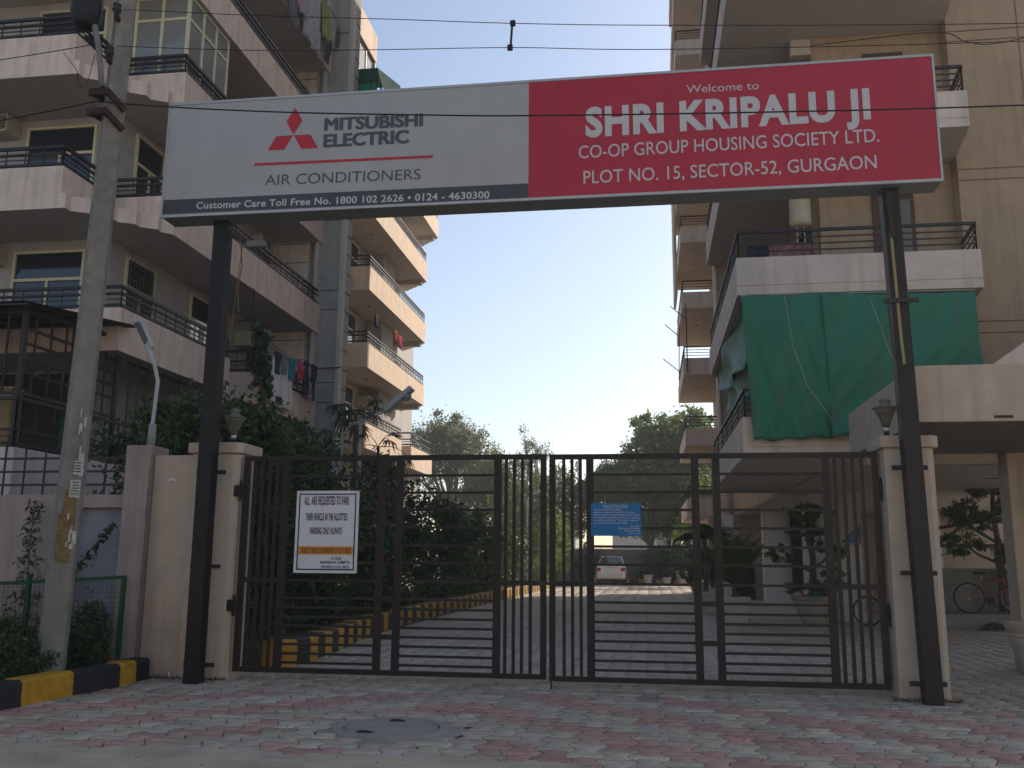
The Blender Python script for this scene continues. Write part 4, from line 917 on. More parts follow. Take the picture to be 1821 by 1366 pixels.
def garment(kind, y, z, col, label, w=.4, h=.6, x=-9.86, var=.25, pattern=None):
    m = M('cloth_%s_%.0f'%(kind,abs(y*100)),col,rough=.9,var=var,scale=pattern or 6)
    ph = y*7
    def fn(u,v): return (.035*math.sin(u*13+ph)*(.3+v)+.02*math.sin(u*29+ph), 0, -.02*math.sin(u*6+ph)*v-.03*math.sin(math.pi*u)*(1-v))
    if kind == 'trousers':
        b = MB()
        for s in (0,1):
            y0=y+s*w*.52; 
            vs=[]; n=8
            for i in range(n+1):
                v=i/n; wid=(w*.50)*(1-.25*v); off=.03*math.sin(v*5+ph+s)
                vs += [(x+off-.02,y0,z-h*v),(x+off+.02,y0,z-h*v),(x+off+.02,y0+wid,z-h*v),(x+off-.02,y0+wid,z-h*v)]
            fs=[(4*i+a,4*i+(a+1)%4,4*(i+1)+(a+1)%4,4*(i+1)+a) for i in range(n) for a in range(4)]+[(0,1,2,3),(4*n+3,4*n+2,4*n+1,4*n)]
            b.add(vs,fs)
        b.box(x-.025,x+.025,y,y+w*1.02,z-.02,z+.06); o=b.build('trousers',m)
    elif kind == 'shirt':
        b = MB(); n=8; vs=[]
        prof=[(0,.30),(.06,.42),(.14,.62),(.22,.60),(.24,.36),(.5,.35),(.8,.37),(1,.38)]
        for v,hw in prof:
            o_=.02*math.sin(v*6+ph); vs += [(x+o_-.02,y+w/2-hw*w,z-h*v),(x+o_+.02,y+w/2-hw*w,z-h*v),(x+o_+.02,y+w/2+hw*w,z-h*v),(x+o_-.02,y+w/2+hw*w,z-h*v)]
        n=len(prof)-1
        b.add(vs,[(4*i+a,4*i+(a+1)%4,4*(i+1)+(a+1)%4,4*(i+1)+a) for i in range(n) for a in range(4)]+[(0,1,2,3),(4*n+3,4*n+2,4*n+1,4*n)]); o=b.build('shirt',m)
    else:
        o = cloth('cloth',m,None,((x,y,z),(x,y+w,z+.02),(x,y+w,z-h),(x,y+.04,z-h*.97)),14,10,fn)
    return tag(o,label,'laundry','laundry drying on the left balconies')
WD=-9.83
garment('sheet',23.3,6.74,(.74,.71,.72),'long white bed sheet hanging over the lower balcony railing',1.5,1.25,x=-9.90,var=.06)
garment('shirt',22.05,7.42,(.45,.42,.44),'crumpled white shirt at the near end of the lower washing line',.55,.75)
garment('cloth',22.25,7.40,(.14,.19,.15),'long grey green cloth on the lower washing line',.85,1.5)
garment('shirt',23.35,6.98,(.015,.018,.05),'navy shirt on the lower washing line, left of the grey one',.45,.6)
garment('shirt',23.85,7.0,(.18,.19,.22),'grey shirt on the lower washing line next to the navy one',.42,.55)
garment('shirt',24.3,7.0,(.01,.18,.26),'turquoise shirt on the lower washing line',.6,.6)
garment('shirt',24.95,7.04,(.45,.02,.08),'bright red pink shirt on the lower washing line',.6,.5)
garment('trousers',25.55,7.08,(.018,.022,.05),'dark blue jeans on the lower washing line, nearer pair',.36,.9)
garment('trousers',26.1,7.1,(.025,.032,.07),'dark blue jeans at the far end of the lower washing line',.4,1.0)
garment('cloth',25.75,6.65,(.45,.30,.36),'white and pink cloth stuffed over the lower balcony rail',.5,.55,var=.8)
garment('cloth',25.1,6.75,(.25,.03,.03),'small dark red cloth behind the lower balcony rail',.35,.35,x=-9.99)
b = MB(); b.tube([(-9.86,21.6,7.44),(-9.86,23.5,7.05),(-9.86,25.2,7.06),(-9.86,26.8,7.16)],.008,5); tag(b.build('washing_line',WIRE),'thin washing line strung along the lower left balcony','line')
t = thing('clothes_rail','iron pole with crossbar holding the washing line under the soffit','pole',(-9.9,21.9,7.4)); b=MB(); b.tube([(-9.95,22.0,7.45),(-9.95,22.0,8.29)],.02,6); b.build('pole',IRON,t); b=MB(); b.bar((-10.4,22.0,7.46),(-9.7,22.0,7.46),.03,.03); b.build('crossbar',IRON,t)
b=MB(); b.bar((-10.0,26.95,7.2),(-9.2,26.85,7.2),.03,.03); tag(b.build('clothes_bar',IRON),'short iron bar sticking out past the jeans in front of the grey tower','bar')
# upper laundry
UX=-9.78
garment('cloth',22.6,18.0,(.16,.14,.17),'dark violet cloth hanging from the top left balcony',.8,1.6,x=UX)
garment('cloth',23.3,18.25,(.42,.30,.38),'pink cloth hanging at the top left balcony',.75,1.1,x=UX)
garment('cloth',24.0,18.5,(.38,.36,.39),'large grey white patterned sheet hanging from the top left balcony',1.35,1.9,x=UX,var=.4,pattern=9)
garment('cloth',25.25,18.75,(.28,.30,.10),'olive yellow cloth hanging from the top left balcony',.75,1.25,x=UX)
garment('shirt',26.0,18.6,(.42,.36,.29),'beige shirt hanging near the end of the top left balcony',.65,.9,x=UX)
garment('trousers',25.9,17.85,(.05,.055,.06),'dark grey trousers low on the top left balcony',.4,.9,x=UX-.03)
garment('shirt',26.75,18.65,(.20,.13,.05),'brown shirt on the top left balcony',.4,.7,x=UX)
garment('shirt',27.15,18.7,(.03,.12,.26),'blue shirt on the top left balcony',.45,.7,x=UX)
garment('shirt',27.6,18.75,(.30,.01,.10),'magenta shirt at the outer end of the top left balcony',.5,.85,x=UX)
b=MB(); b.tube([(UX,22.4,18.1),(UX,24.5,18.6),(UX,26,18.75),(UX,28.2,18.8)],.008,5); tag(b.build('washing_line',WIRE),'thin washing line strung outside the top left balcony','line')
t = thing('clothes_stand','thin iron stand carrying the outer end of the top washing line','stand',(UX,28,17.4)); b=MB(); b.tube([(UX,28.2,17.0),(UX,28.2,18.85)],.02,6); b.build('post',IRON,t); b=MB(); b.bar((-10,28.2,17.6),(-9.6,28.2,17.6),.03,.03); b.build('crossbar',IRON,t)
# cloth on block-two balconies
garment('cloth',36.2,10.75,(.45,.12,.06),'orange red cloth behind the sunlit balcony railing',.5,.5,x=-10.2)
garment('cloth',36.9,10.7,(.48,.05,.12),'red cloth behind the sunlit balcony railing, beside the orange one',.6,.5,x=-10.2)
garment('cloth',33.9,10.8,(.03,.04,.08),'small dark cloth over the front corner railing of the sunlit balcony',.35,.5,x=-10.3)

# ================================================================== MESH FENCE, WEEDS, PIPE
t = thing('mesh_fence','low green wire mesh fence behind the planting bed','fence',(-7.4,11.2,0))
GFR = M('fence_green',(.012,.06,.03),rough=.6,var=.25)
b=MB()
for x in (-6.56,-7.86,-9.16,-10.46): b.bar((x,11.2,.1),(x,11.2,1.24),.05,.05)
b.bar((-14,11.2,1.02),(-7.86,11.2,1.15),.04,.045); b.bar((-7.86,11.2,1.16),(-6.54,11.2,1.235),.04,.045); b.build('frame',GFR,t)
b=MB()
for k in range(100):
    x=-6.6-k*.062; zt=1.21-(abs(x)-6.56)*.055 if x>-7.86 else 1.14-(abs(x)-7.86)*.02; b.bar((x,11.21,.25),(x,11.21,zt),.005,.005)
for k in range(15): z=.3+k*.062; b.bar((-13,11.213,z-.05),(-6.58,11.213,z),.005,.005)
b.build('mesh',M('mesh_wire',(.10,.11,.105)),t)
t = thing('drain_stump','rough dark stone stump standing behind the mesh fence','stone',(-7.05,11.4,0)); b=MB(); b.lathe((-7.05,11.42,.1),[(.16,0),(.15,.5),(.13,.72),(.08,.80),(.02,.83)],9); b.build('stone',M('stone_dark',(.10,.09,.085),var=.4,bump=.8,bscale=20),t)
def small_plant(name,label,x,y,z0,h,r,mat,n,size,cat='plant',lean=0,group=None,wid=.3):
    t=thing(name,label,cat,(x,y,z0),group); b=MB(); top=(x+lean,y,z0+h); b.tube([(x,y,z0),(x+lean*.4,y,z0+h*.5),top],[.012,.009,.004],6); b.build('stem',BARK,t)
    u=RNG.uniform(0,1,n)**.8; a=RNG.uniform(0,6.28,n); rr_=r*(1.1-u*.75)*RNG.uniform(.2,1,n)
    P=np.stack([x+lean*u+rr_*np.cos(a),y+rr_*np.sin(a)*.5,z0+h*u+rr_*.15],1); foliage('foliage',P,size,mat,t,wid=wid); return t
small_plant('weed','tall thin weed growing up the compound wall left of the pole',-8.05,11.42,.2,2.0,.32,LF_D,330,.11,wid=.25)
small_plant('weed','leafy weed leaning across the blue niche right of the pole',-7.5,11.5,1.15,.75,.16,LF_D,70,.10,lean=.55,wid=.5)
# ================================================================== VEGETATION
def shrub(label,c,r,n,size,mat,z0=0,name='shrub',group='shrubs along the driveway',stems=4,wid=.45,cat='shrub'):
    t=thing(name,label,cat,(c[0],c[1],z0),group); b=MB(); rn=random.Random(int(abs(c[0]*97+c[1]*31)))
    for k in range(stems):
        a=rn.uniform(0,6.28); q=(c[0]+math.cos(a)*r[0]*.55,c[1]+math.sin(a)*r[1]*.55,c[2]+r[2]*rn.uniform(.1,.6)); m_=((c[0]*2+q[0])/3+rn.uniform(-.1,.1),(c[1]*2+q[1])/3,(z0+q[2])/2)
        b.tube([(c[0]+rn.uniform(-.15,.15),c[1]+rn.uniform(-.15,.15),z0),m_,q],[.05,.035,.012],6)
    b.build('stem',BARK,t); foliage('foliage',blob(c,r,n),size,mat,t,wid=wid); return t
# dark hedge in the planting bed (nobody could count its plants)
P=np.concatenate([blob((-7.2-.9*k,10.35+.1*math.sin(k*2),.42),(.62,.62,.42),2300) for k in range(8)]+[blob((-6.82,10.85,.48),(.36,.34,.50),4200),blob((-6.72,9.5,.32),(.22,.7,.25),1500),blob((-7.3,9.3,.45),(.6,.6,.45),2600)])
P=P[P[:,0]<-6.52]; o=foliage('hedge',P,.06,LF_D,None); o['kind']='stuff'; 
shrub('bushy dark green shrub rising behind the compound wall beside the street lamp',(-7.3,13.6,3.0),(1.05,.8,1.0),5200,.13,LF_D,.2)
shrub('dark green shrub directly behind the left gate pillar',(-6.5,14.2,2.9),(.85,.9,1.15),4600,.13,LF_D,.2)
shrub('broad dark shrub behind the white notice on the left gate leaf',(-6.4,16.6,2.0),(1.1,1.6,1.7),6500,.14,LF_D,.2)
shrub('tall rounded shrub below the hanging bed sheet',(-7.9,19.0,2.7),(1.5,1.7,1.45),6500,.15,LF_D,.2)
shrub('low dark shrub overhanging the striped kerb',(-6.1,19.8,1.4),(.85,1.8,1.15),4200,.13,LF_D,.2)
shrub('dense shrub at the foot of the palm in front of the sunlit building',(-6.9,24.0,2.2),(1.3,2.4,1.75),6500,.16,LF_D,.2)
shrub('dark shrub behind the bars in the middle of the left gate leaf',(-6.9,29.5,2.0),(1.3,3.0,1.6),5600,.18,LF_D,.2)
shrub('shrub further along the striped kerb, near the second street lamp',(-6.9,36,1.8),(1.3,3.6,1.55),4800,.20,LF_D,.2)
shrub('last dark shrub of the hedge row before the sunlit bush',(-6.6,43,1.7),(1.2,3.5,1.5),3800,.22,LF_D,.2)
shrub('bright sunlit bush behind the meeting bars of the gate',(-5.35,53,1.9),(1.0,3.2,2.3),3600,.22,LF_B,.2)
# low growth under the shrubs
P=np.concatenate([np.stack([RNG.uniform(-8.5,-5.65,9000),RNG.uniform(13.2,44,9000),.2+np.abs(RNG.normal(0,.35,9000))],1)]); P=P[(P[:,0]<-5.7)]
o=foliage('undergrowth',P,.14,LF_D,None); o['kind']='stuff'
# climbing vine
t=thing('climbing_vine','dark climbing vine hanging in front of the laundry balcony','vine',(-9.6,22.5,2.5)); b=MB(); pts=[(-9.2,21.8,2.5),(-9.5,22.3,4.6),(-9.58,22.2,5.5),(-9.6,21.95,6.4),(-9.62,21.7,7.3)]; b.tube(pts,[.03,.025,.02,.014,.008],6); b.build('stem',BARK,t)
P=[]; 
for i in range(230):
    u=RNG.uniform(.15,1)*(len(pts)-1.001); k=int(u); f_=u-k; p0=np.array(pts[k])*(1-f_)+np.array(pts[k+1])*f_; P.append(p0+RNG.normal(0,1,3)*np.array([.10,.11,.1]))
foliage('foliage',P,.24,LF_D,t,wid=.75,droop=.8)
# palms ------------------------------------------------------------
def palm(name,label,x,y,z0,h,nf,fl,mat,droop=1.0,seg=11,group=None,leafw=.04,leafl=.34,upb=.7,cat='palm',elo=.1):
    t=thing(name,label,cat,(x,y,z0),group); b=MB(); b.tube([(x,y,z0),(x+.05,y,z0+h*.5),(x,y,z0+h)],[.09,.075,.06],9); b.build('trunk',BARK,t)
    st=MB(); V=[]
    for k in range(nf):
        a=6.283*k/nf+RNG.uniform(-.25,.25); el=RNG.uniform(elo,1)*upb; L=fl*RNG.uniform(.75,1.1); p=Vector((x,y,z0+h)); d=Vector((math.cos(a)*math.cos(el),math.sin(a)*math.cos(el),math.sin(el)+.25)); pts=[p.copy()]
        for i in range(seg):
            d.z-=droop*.16*(i/seg+.3); d.normalize(); p=p+d*(L/seg); pts.append(p.copy())
            s=d.cross(Vector((0,0,1))).normalized()
            if i>0:
                ll=leafl*math.sin(math.pi*min(1,(i+1.5)/(seg+1)))*1.1+.04
                for sd in (-1,1):
                    for q in (0,.5):
                        bp=p-d*(q*L/seg); tip=bp+s*sd*ll+d*ll*.55-Vector((0,0,ll*.45*droop)); w_=d*leafw; V += [bp-w_*.3,(bp+tip)/2+w_*.6+Vector((0,0,.02)),tip,(bp+tip)/2-w_*.6]
        st.tube(pts,[.014]*len(pts),4,cap=False)
    st.build('frond_stalk',LF_P,t); V=np.array([tuple(v) for v in V]); npmesh('fronds',V,np.arange(len(V)).reshape(-1,4),mat,t); return t
def fan_palm(label,x,y,z0,h,nf,stalk,blade,nb,seed,up=(.2,1.2),bw=.035):
    t=thing('palm',label,'palm',(x,y,z0),'palms in the hedge'); rn=random.Random(seed); b=MB(); b.tube([(x,y,z0),(x+.06,y,z0+h*.5),(x,y,z0+h)],[.06,.05,.045],9); b.build('trunk',BARK,t); V=[]
    for k in range(nf):
        a=6.283*k/nf+rn.uniform(-.4,.4); el=rn.uniform(*up); d=Vector((math.cos(a)*math.cos(el),math.sin(a)*math.cos(el),math.sin(el))); L=stalk*rn.uniform(.7,1.15); p=Vector((x,y,z0+h)); pts=[p]
        for i in range(5): d=(d-Vector((0,0,.16*(i+1)*.5))).normalized(); p=p+d*L/5; pts.append(p)
        b=MB(); b.tube(pts,[.014,.013,.012,.01,.009,.008],5); b.build('stalk',BARK,t)
        s_=d.cross(Vector((0,0,1))).normalized(); u=s_.cross(d)
        for q in range(nb):
            th=(q/(nb-1)-.5)*3.6; bd=(d*math.cos(th)+s_*math.sin(th)).normalized(); bl=blade*rn.uniform(.75,1.1)*(1-.25*abs(th)/1.8); m=p+bd*bl*.5-Vector((0,0,.05)); e=p+bd*bl*.85-Vector((0,0,bl*rn.uniform(.3,.65))); w_=bd.cross(u).normalized()*bw
            V += [p,m+w_,e,m-w_]
    V=np.array([tuple(v) for v in V]); npmesh('fronds',V,np.arange(len(V)).reshape(-1,4),LF_P,t); return t
fan_palm('drooping fan palm in front of the sunlit building above the left gate leaf',-7.95,24.6,.2,5.15,9,.62,.62,13,5)
fan_palm('small fan palm with thin arching stalks beside the street lamp head',-7.45,25.2,.2,4.35,8,.85,.42,9,8,up=(-.1,1.1))
fan_palm('feathery young palm in front of the grey tower',-8.9,25.3,.2,4.3,8,.6,.5,10,12,up=(.3,1.3))
b=MB(); b.tube([(-8.0,25.2,.2),(-7.98,25.2,5.2)],.055,10); tag(b.build('white_pipe',WHT),'thin white pole standing in the hedge below the palm','pole')
b=MB(); b.tube([(-9.0,26.0,.2),(-8.98,26.0,4.75)],.06,10); tag(b.build('white_pipe',WHT),'second thin white pole in the hedge in front of the grey tower','pole')

# ---- trees at the back
def tree(label,x,y,h,trunk_h,crowns,n,size,mat,bare=False,group='trees behind the courtyard',name='tree',lean=0):
    t=thing(name,label,'tree',(x,y,0),group); b=MB(); rn=random.Random(int(x*31+y*7+h*13))
    fork=Vector((x+lean,y,trunk_h)); b.tube([(x,y,-.1),(x+lean*.4+rn.uniform(-.15,.15),y,trunk_h*.5),fork],[.30*h/10,.22*h/10,.18*h/10],9)
    for c,r in crowns:
        for k in range(4 if not bare else 9):
            q=Vector(c)+Vector((rn.uniform(-1,1)*r[0]*.75,rn.uniform(-1,1)*r[1]*.6,rn.uniform(-.5,.85)*r[2])); mid=(fork*1.2+q*.8)/2+Vector((rn.uniform(-.4,.4),0,rn.uniform(-.3,.3))); b.tube([fork,mid,q],[.11*h/10,.06*h/10,.015],6)
    b.build('trunk',BARK,t)
    tot=sum(r[0]*r[1]*r[2] for c,r in crowns); P=np.concatenate([blob(c,r,int(n*r[0]*r[1]*r[2]/tot),shell=.35) for c,r in crowns]); foliage('crown',P,size,mat,t); return t
tree('large neem tree right of centre with a tall rounded sunlit crown',2.6,66,12,3.2,[((2.0,66,9.4),(2.6,2.4,2.3)),((-.6,65,7.7),(2.4,2.2,1.9)),((4.2,66,8.9),(2.0,2.2,2.3)),((.4,65.5,10.4),(1.6,1.6,1.4)),((2.6,64,6.2),(3.4,2.4,1.7)),((3.0,66,11.2),(1.5,1.5,1.0))],24000,.34,LF_N)
tree('forked neem tree standing behind the parked silver car',-.6,64,8,2.4,[((-.8,64,6.2),(2.4,2,1.7)),((-2.9,64,6.4),(1.7,2,1.6)),((1.2,63.5,4.9),(1.8,1.6,1.2)),((-1.8,63.5,4.6),(1.6,1.5,1.0))],13000,.30,LF_N,lean=.8)
tree('leaning tree with dark branches right of the blue notice',2.2,63,7,1.8,[((1.4,63,5.4),(2.0,1.8,1.5)),((3.6,63,5.8),(1.8,1.8,1.6))],9000,.30,LF_N,lean=-.9)
tree('low spreading tree with dense crown just behind the far wall, right of the car',1.6,62.4,6,1.6,[((.6,62.4,4.0),(2.0,1.5,1.2)),((2.8,62.4,4.3),(1.8,1.5,1.3))],6500,.28,LF_N)
tree('grey green feathery tree on the far left against the sky',-14.3,68,13,4.0,[((-15.2,68,9.6),(2.6,2.4,2.6)),((-13.2,68,9.0),(2.4,2.2,2.4)),((-17.2,68,9.0),(2.2,2.2,2.3)),((-14.4,68,11.0),(1.9,1.7,1.5)),((-11.9,67.5,7.4),(2.0,2,1.8))],17000,.26,LF_G,bare=True)
tree('thin sparse tree with bare twigs in the middle distance, left of centre',-8.6,72,12,5,[((-8.7,72,9.8),(1.5,1.4,2.0)),((-9.3,72,7.6),(1.7,1.5,1.6))],2600,.20,LF_G,bare=True)
tree('medium grey green tree behind the left gate leaf',-10.0,63,9,2.6,[((-10,63,6.2),(2.4,2.2,2.4)),((-8.2,62,5.2),(1.9,1.8,1.8)),((-11.4,62,4.8),(2,2,1.9))],12000,.27,LF_G)
tree('olive tree behind the meeting bars of the two gate leaves',-5.6,64,8,2.5,[((-5.7,64,5.8),(2.2,2,2.1)),((-4.2,63.5,4.6),(1.7,1.6,1.6)),((-7.3,64,4.6),(1.9,1.8,1.9))],11000,.26,LF_M)
tree('yellowish sunlit tree between the far right building and the gate',4.5,55,6,1.8,[((4.2,56,4.9),(1.9,2,1.8)),((3.0,57,3.4),(1.5,1.5,1.3))],4200,.24,LF_B)
tree('dark tree at the back left, low behind the hedge',-8.2,56,6,1.8,[((-8,56,3.9),(2.2,2,2.0)),((-6.6,57,3.0),(1.5,1.5,1.6))],5200,.22,LF_M)

# ================================================================== BACK OF THE COURTYARD
w=thing('boundary_wall','dark grey boundary wall closing the far end of the courtyard','wall',(0,61.5,0)); b=MB(); b.box(-12,9,61.5,61.8,0,2.1); b.build('wall',M('wall_far_dark',(.12,.115,.11),var=.25,streak=.3),w); b=MB(); b.box(-12,9,61.45,61.85,2.102,2.2); b.build('coping',CON,w)
for (x0,x1,y,h,c,lab,st) in ((-3.6,3.2,95,5.6,(.50,.45,.40),'pale low building beyond the boundary wall, behind the tree trunks',2),(-16,-10,130,7.5,(.40,.36,.32),'brownish distant building behind the left trees',3),(4.5,14,110,9.0,(.45,.40,.35),'distant building behind the neem tree on the right',3)):
    t=thing('distant_building',lab,'building',((x0+x1)/2,y,0)); b=MB(); b.box(x0,x1,y,y+8,0,h); b.build('wall',M('far_%d'%int(abs(x0)*10),c,var=.1,streak=.3),t); b=MB(); b.box(x0-.15,x1+.15,y-.15,y+8.15,h+.002,h+.3); b.build('roof',CON,t)
    for s in range(st):
        n=max(2,int((x1-x0)/2.2))
        for k in range(n): u=x0+(x1-x0)*(k+.5)/n; z=.8+s*2.8; window(t,'y',y,u-.5,u+.5,z,min(z+1.4,h-.3),2,0)
for i,(x,y,h,lab) in enumerate(((-13.4,150,17.2,'leftmost of the distant masts above the trees'),(-11.0,150,18.0,'tallest distant mast left of the gate meeting bars'),(-4.2,150,17.0,'distant mast just right of the gate meeting bars'))):
    t=thing('distant_mast',lab,'mast',(x,y,0)); b=MB(); b.bar((x,y,0),(x,y,h),.30,.30); b.build('pole',LAMPG,t); b=MB(); b.lathe((x,y,h-2.2),[(.1,0),(.55,.3),(.55,.9),(.1,1.2)],8); b.build('drum',LAMPG,t)
kerb_run('painted_kerb','yellow and black kerb along the pots at the far end of the courtyard',[(-2.9,60.4),(6.5,60.4)],.3,.35,.55,[YEL,KBL])
TER=M('terracotta_white',(.50,.45,.40),var=.15,bump=.2)
def pot(x,y,h,r,label,mat=TER,leafy=None,name='flower_pot',group='pots along the far kerb',square=False,z=0):
    t=thing(name,label,'pot',(x,y,z),group); b=MB()
    if square:
        k=.8; vs=[(x-r*k,y-r*k,z),(x+r*k,y-r*k,z),(x+r*k,y+r*k,z),(x-r*k,y+r*k,z),(x-r,y-r,z+h),(x+r,y-r,z+h),(x+r,y+r,z+h),(x-r,y+r,z+h)]
        b.add(vs,[(3,2,1,0),(0,1,5,4),(1,2,6,5),(2,3,7,6),(3,0,4,7),(4,5,6,7)]); b.build('body',mat,t,bevel=.02); b=MB(); b.box(x-r-.03,x+r+.03,y-r-.03,y+r+.03,z+h*.86,z+h+.02); b.build('rim',mat,t,bevel=.015)
    else:
        b.lathe((x,y,z),[(r*.6,0),(r*.66,.02),(r*.95,h*.85)],20); b.build('body',mat,t,smooth=True); b=MB(); b.lathe((x,y,z),[(r,h*.84),(r*1.06,h*.87),(r*1.06,h),(r*.9,h),(r*.88,h*.93),(.01,h*.93)],20); b.build('rim',mat,t)
    if leafy:
        hh,rr_,n,sz,mt=leafy; foliage('plant',blob((x,y,z+h+hh*.5),(rr_,rr_,hh*.55),n),sz,mt,t)
    return t
for i,(x,h,r,lab) in enumerate(((-3.4,.55,.32,'small pale pot left of the parked car'),(-.1,.6,.30,'small pale pot right of the parked car'),(1.05,.45,.28,'low pot in the middle of the far row'),(2.0,.85,.40,'tall white pot in the far row'),(3.1,.5,.32,'last pot of the far row, by the right edge'))):
    pot(x,59.5,h,r,lab,leafy=(1.5,.7,420,.22,LF_D))
for i,(x,y,c,r,lab) in enumerate(((.2,60.9,1.2,1.0,'dark bush against the far wall right of the car'),(1.7,60.9,1.3,1.0,'dark bush against the far wall, second from the car'),(3.3,60.8,1.5,1.1,'dark bush against the far wall by the right side'),(-3.9,60.6,1.3,1.0,'dark bush against the far wall left of the car'))):
    shrub(lab,(x,y,c),(r,.5,c*.95),1500,.22,LF_D,0,group='bushes against the far wall')
# ---- silver car seen from behind
def car(x,y,label):
    t=thing('parked_car',label,'car',(x,y,0)); PNT=M('car_silver',(.66,.63,.58),rough=.32,var=.03,metal=.35,spec=.5); GL=glass_mat('car_glass',(.05,.06,.065),.05)
    secs=[(0,.60,.78,.30,.62),(.04,.80,.82,.26,.98),(.35,.84,.86,.24,1.04),(.9,.85,.87,.22,1.06),(1.4,.85,.87,.20,1.06),(3.2,.85,.87,.20,1.0),(4.0,.80,.85,.22,.86),(4.3,.66,.74,.30,.64)]
    b=MB(); vs=[]
    for (s,wt,wb,z0,z1) in secs:
        zc=z0+(z1-z0)*.55
        for q in ((-wb*.92,z0),(wb*.92,z0),(wb,z0+.12),(wb,zc),(wt,z1),(-wt,z1),(-wb,zc),(-wb,z0+.12)): vs.append((x+q[0],y+s,q[1]))
    n=8; b.add(vs,[(i*n+j,i*n+(j+1)%n,(i+1)*n+(j+1)%n,(i+1)*n+j) for i in range(len(secs)-1) for j in range(n)]+[tuple(range(n))[::-1],tuple((len(secs)-1)*n+j for j in range(n))]); b.build('body',PNT,t,smooth=False,bevel=.03)
    b=MB(); r=[(.55,.78,1.0),(1.25,.60,1.44),(2.4,.58,1.46),(3.25,.76,1.0)]; vs=[]
    for s,w_,z in r: vs += [(x-w_,y+s,z),(x+w_,y+s,z)]
    b.add(vs,[(0,1,3,2),(2,3,5,4),(4,5,7,6),(0,2,4,6),(1,7,5,3)]); b.build('cabin',PNT,t,bevel=.03)
    b=MB()
    def lerp(a,c,k): return a+(c-a)*k
    q=[]
    for k,w_ in ((.14,.70),(.9,.56)): 
        s=lerp(.55,1.25,k)-.012; z=lerp(1.0,1.44,k)+.02; q.append((s,w_-.02,z))
    b.add([(x-q[0][1],y+q[0][0],q[0][2]),(x+q[0][1],y+q[0][0],q[0][2]),(x+q[1][1],y+q[1][0],q[1][2]),(x-q[1][1],y+q[1][0],q[1][2])],[(0,1,2,3)]); b.build('rear_window',GL,t)
    for sd in (-1,1):
        b=MB(); b.add([(x+sd*.775,y+.9,1.06),(x+sd*.625,y+1.35,1.40),(x+sd*.61,y+2.35,1.41),(x+sd*.775,y+3.0,1.06)],[(0,1,2,3) if sd<0 else (3,2,1,0)]); b.build('side_window',GL,t)
        b=MB(); b.box(x+sd*.70-.13,x+sd*.70+.13,y-.005,y+.03,.70,.86); b.build('tail_light',M('tail_red',(.30,.015,.012),rough=.2),t,bevel=.01)
        b=MB(); b.box(x+sd*.90-.07,x+sd*.90+.07,y+2.75,y+2.9,1.0,1.13); b.build('mirror',PNT,t,bevel=.02)
        for yy in (.85,3.4):
            b=MB(); b.tube([(x+sd*.66,y+yy,.31),(x+sd*.88,y+yy,.31)],.31,18); wo=b.build('wheel',BLK,t); b=MB(); b.tube([(x+sd*.875,y+yy,.31),(x+sd*.89,y+yy,.31)],.19,14); b.build('rim',STEEL,wo)
    b=MB(); b.box(x-.26,x+.26,y-.02,y-.004,.72,.84); b.build('number_plate',WHT,t); b=MB(); b.box(x-.4,x+.4,y-.015,y-.003,.87,.90); b.build('boot_trim',STEEL,t)
    t.scale=(1.06,1.06,1.17)
    b=MB(); b.box(x-.78,x+.78,y-.05,y+.1,.30,.56); b.build('bumper',PNT,t,bevel=.04); b=MB(); b.box(x-.6,x+.6,y+.02,y+.3,.2,.31); b.build('underside',BLK,t)
car(-2.35,58.6,'silver saloon car parked at the end of the driveway, seen from behind')

# ================================================================== RIGHT SIDE: PLANTERS, BICYCLES
CUR=M('urn_cement',(.40,.35,.29),var=.15,bump=.35,streak=.3)
def urn(x,y,r,h,label,foot=.55,paint=False):
    t=thing('planter_urn',label,'planter',(x,y,0),'round cement planters'); b=MB(); b.lathe((x,y,0),[(r*foot,0),(r*foot,.06),(r*(foot+.05),h*.2),(r*.78,h*.55),(r*.86,h*.72)],28); b.build('bowl',CUR,t,smooth=True)
    b=MB(); b.lathe((x,y,0),[(r*.86,h*.72),(r*.9,h*.75),(r*.86,h*.80),(r*.96,h*.88),(r,h*.92),(r,h),(r*.9,h),(r*.88,h*.95),(.01,h*.95)],28); b.build('rim',CUR,t)
    if paint: b=MB(); b.box(x-.18,x+.15,y-r-.004,y-r+.1,h*.925,h*.995); b.build('blue_smear',M('smear_teal',(.05,.28,.30)),t)
    return t
def topiary(x,y,z,label,balls,th,mat=LF_D,trunk=.07,scale=1.):
    t=thing('topiary_tree',label,'tree',(x,y,z),'topiary trees'); b=MB(); b.tube([(x,y,z),(x+.06,y,z+th*.4),(x-.03,y,z+th*.75),(x,y,z+th)],[trunk,trunk*.8,trunk*.7,trunk*.4],8)
    for (dx,dy,dz,r,rz) in balls: b.tube([(x,y,z+max(.1,dz-.45)),(x+dx*.6,y+dy*.6,z+dz-.25),(x+dx,y+dy,z+dz)],[trunk*.45,trunk*.35,.015],6)
    b.build('trunk',BARK,t); P=np.concatenate([blob((x+dx,y+dy,z+dz),(r,r,rz),int(430*r*r/.09),shell=.5) for (dx,dy,dz,r,rz) in balls]); foliage('foliage',P,.085*scale,mat,t); return t
urn(3.95,24.3,.53,.66,'wide round cement planter with a blue smear, on the right of the driveway',paint=True)
topiary(3.95,24.3,.6,'cloud pruned topiary tree in the wide round planter',[(0,0,2.05,.42,.26),(.28,0,2.15,.35,.2),(-.1,0,1.62,.42,.24),(.25,0,1.5,.3,.2),(-.62,0,1.1,.36,.24),(.5,0,1.15,.35,.25),(.45,0,.6,.3,.14),(-.35,0,.3,.3,.2),(.15,0,.3,.4,.2),(.7,0,.35,.22,.1)],2.3,LF_M,trunk=.10)
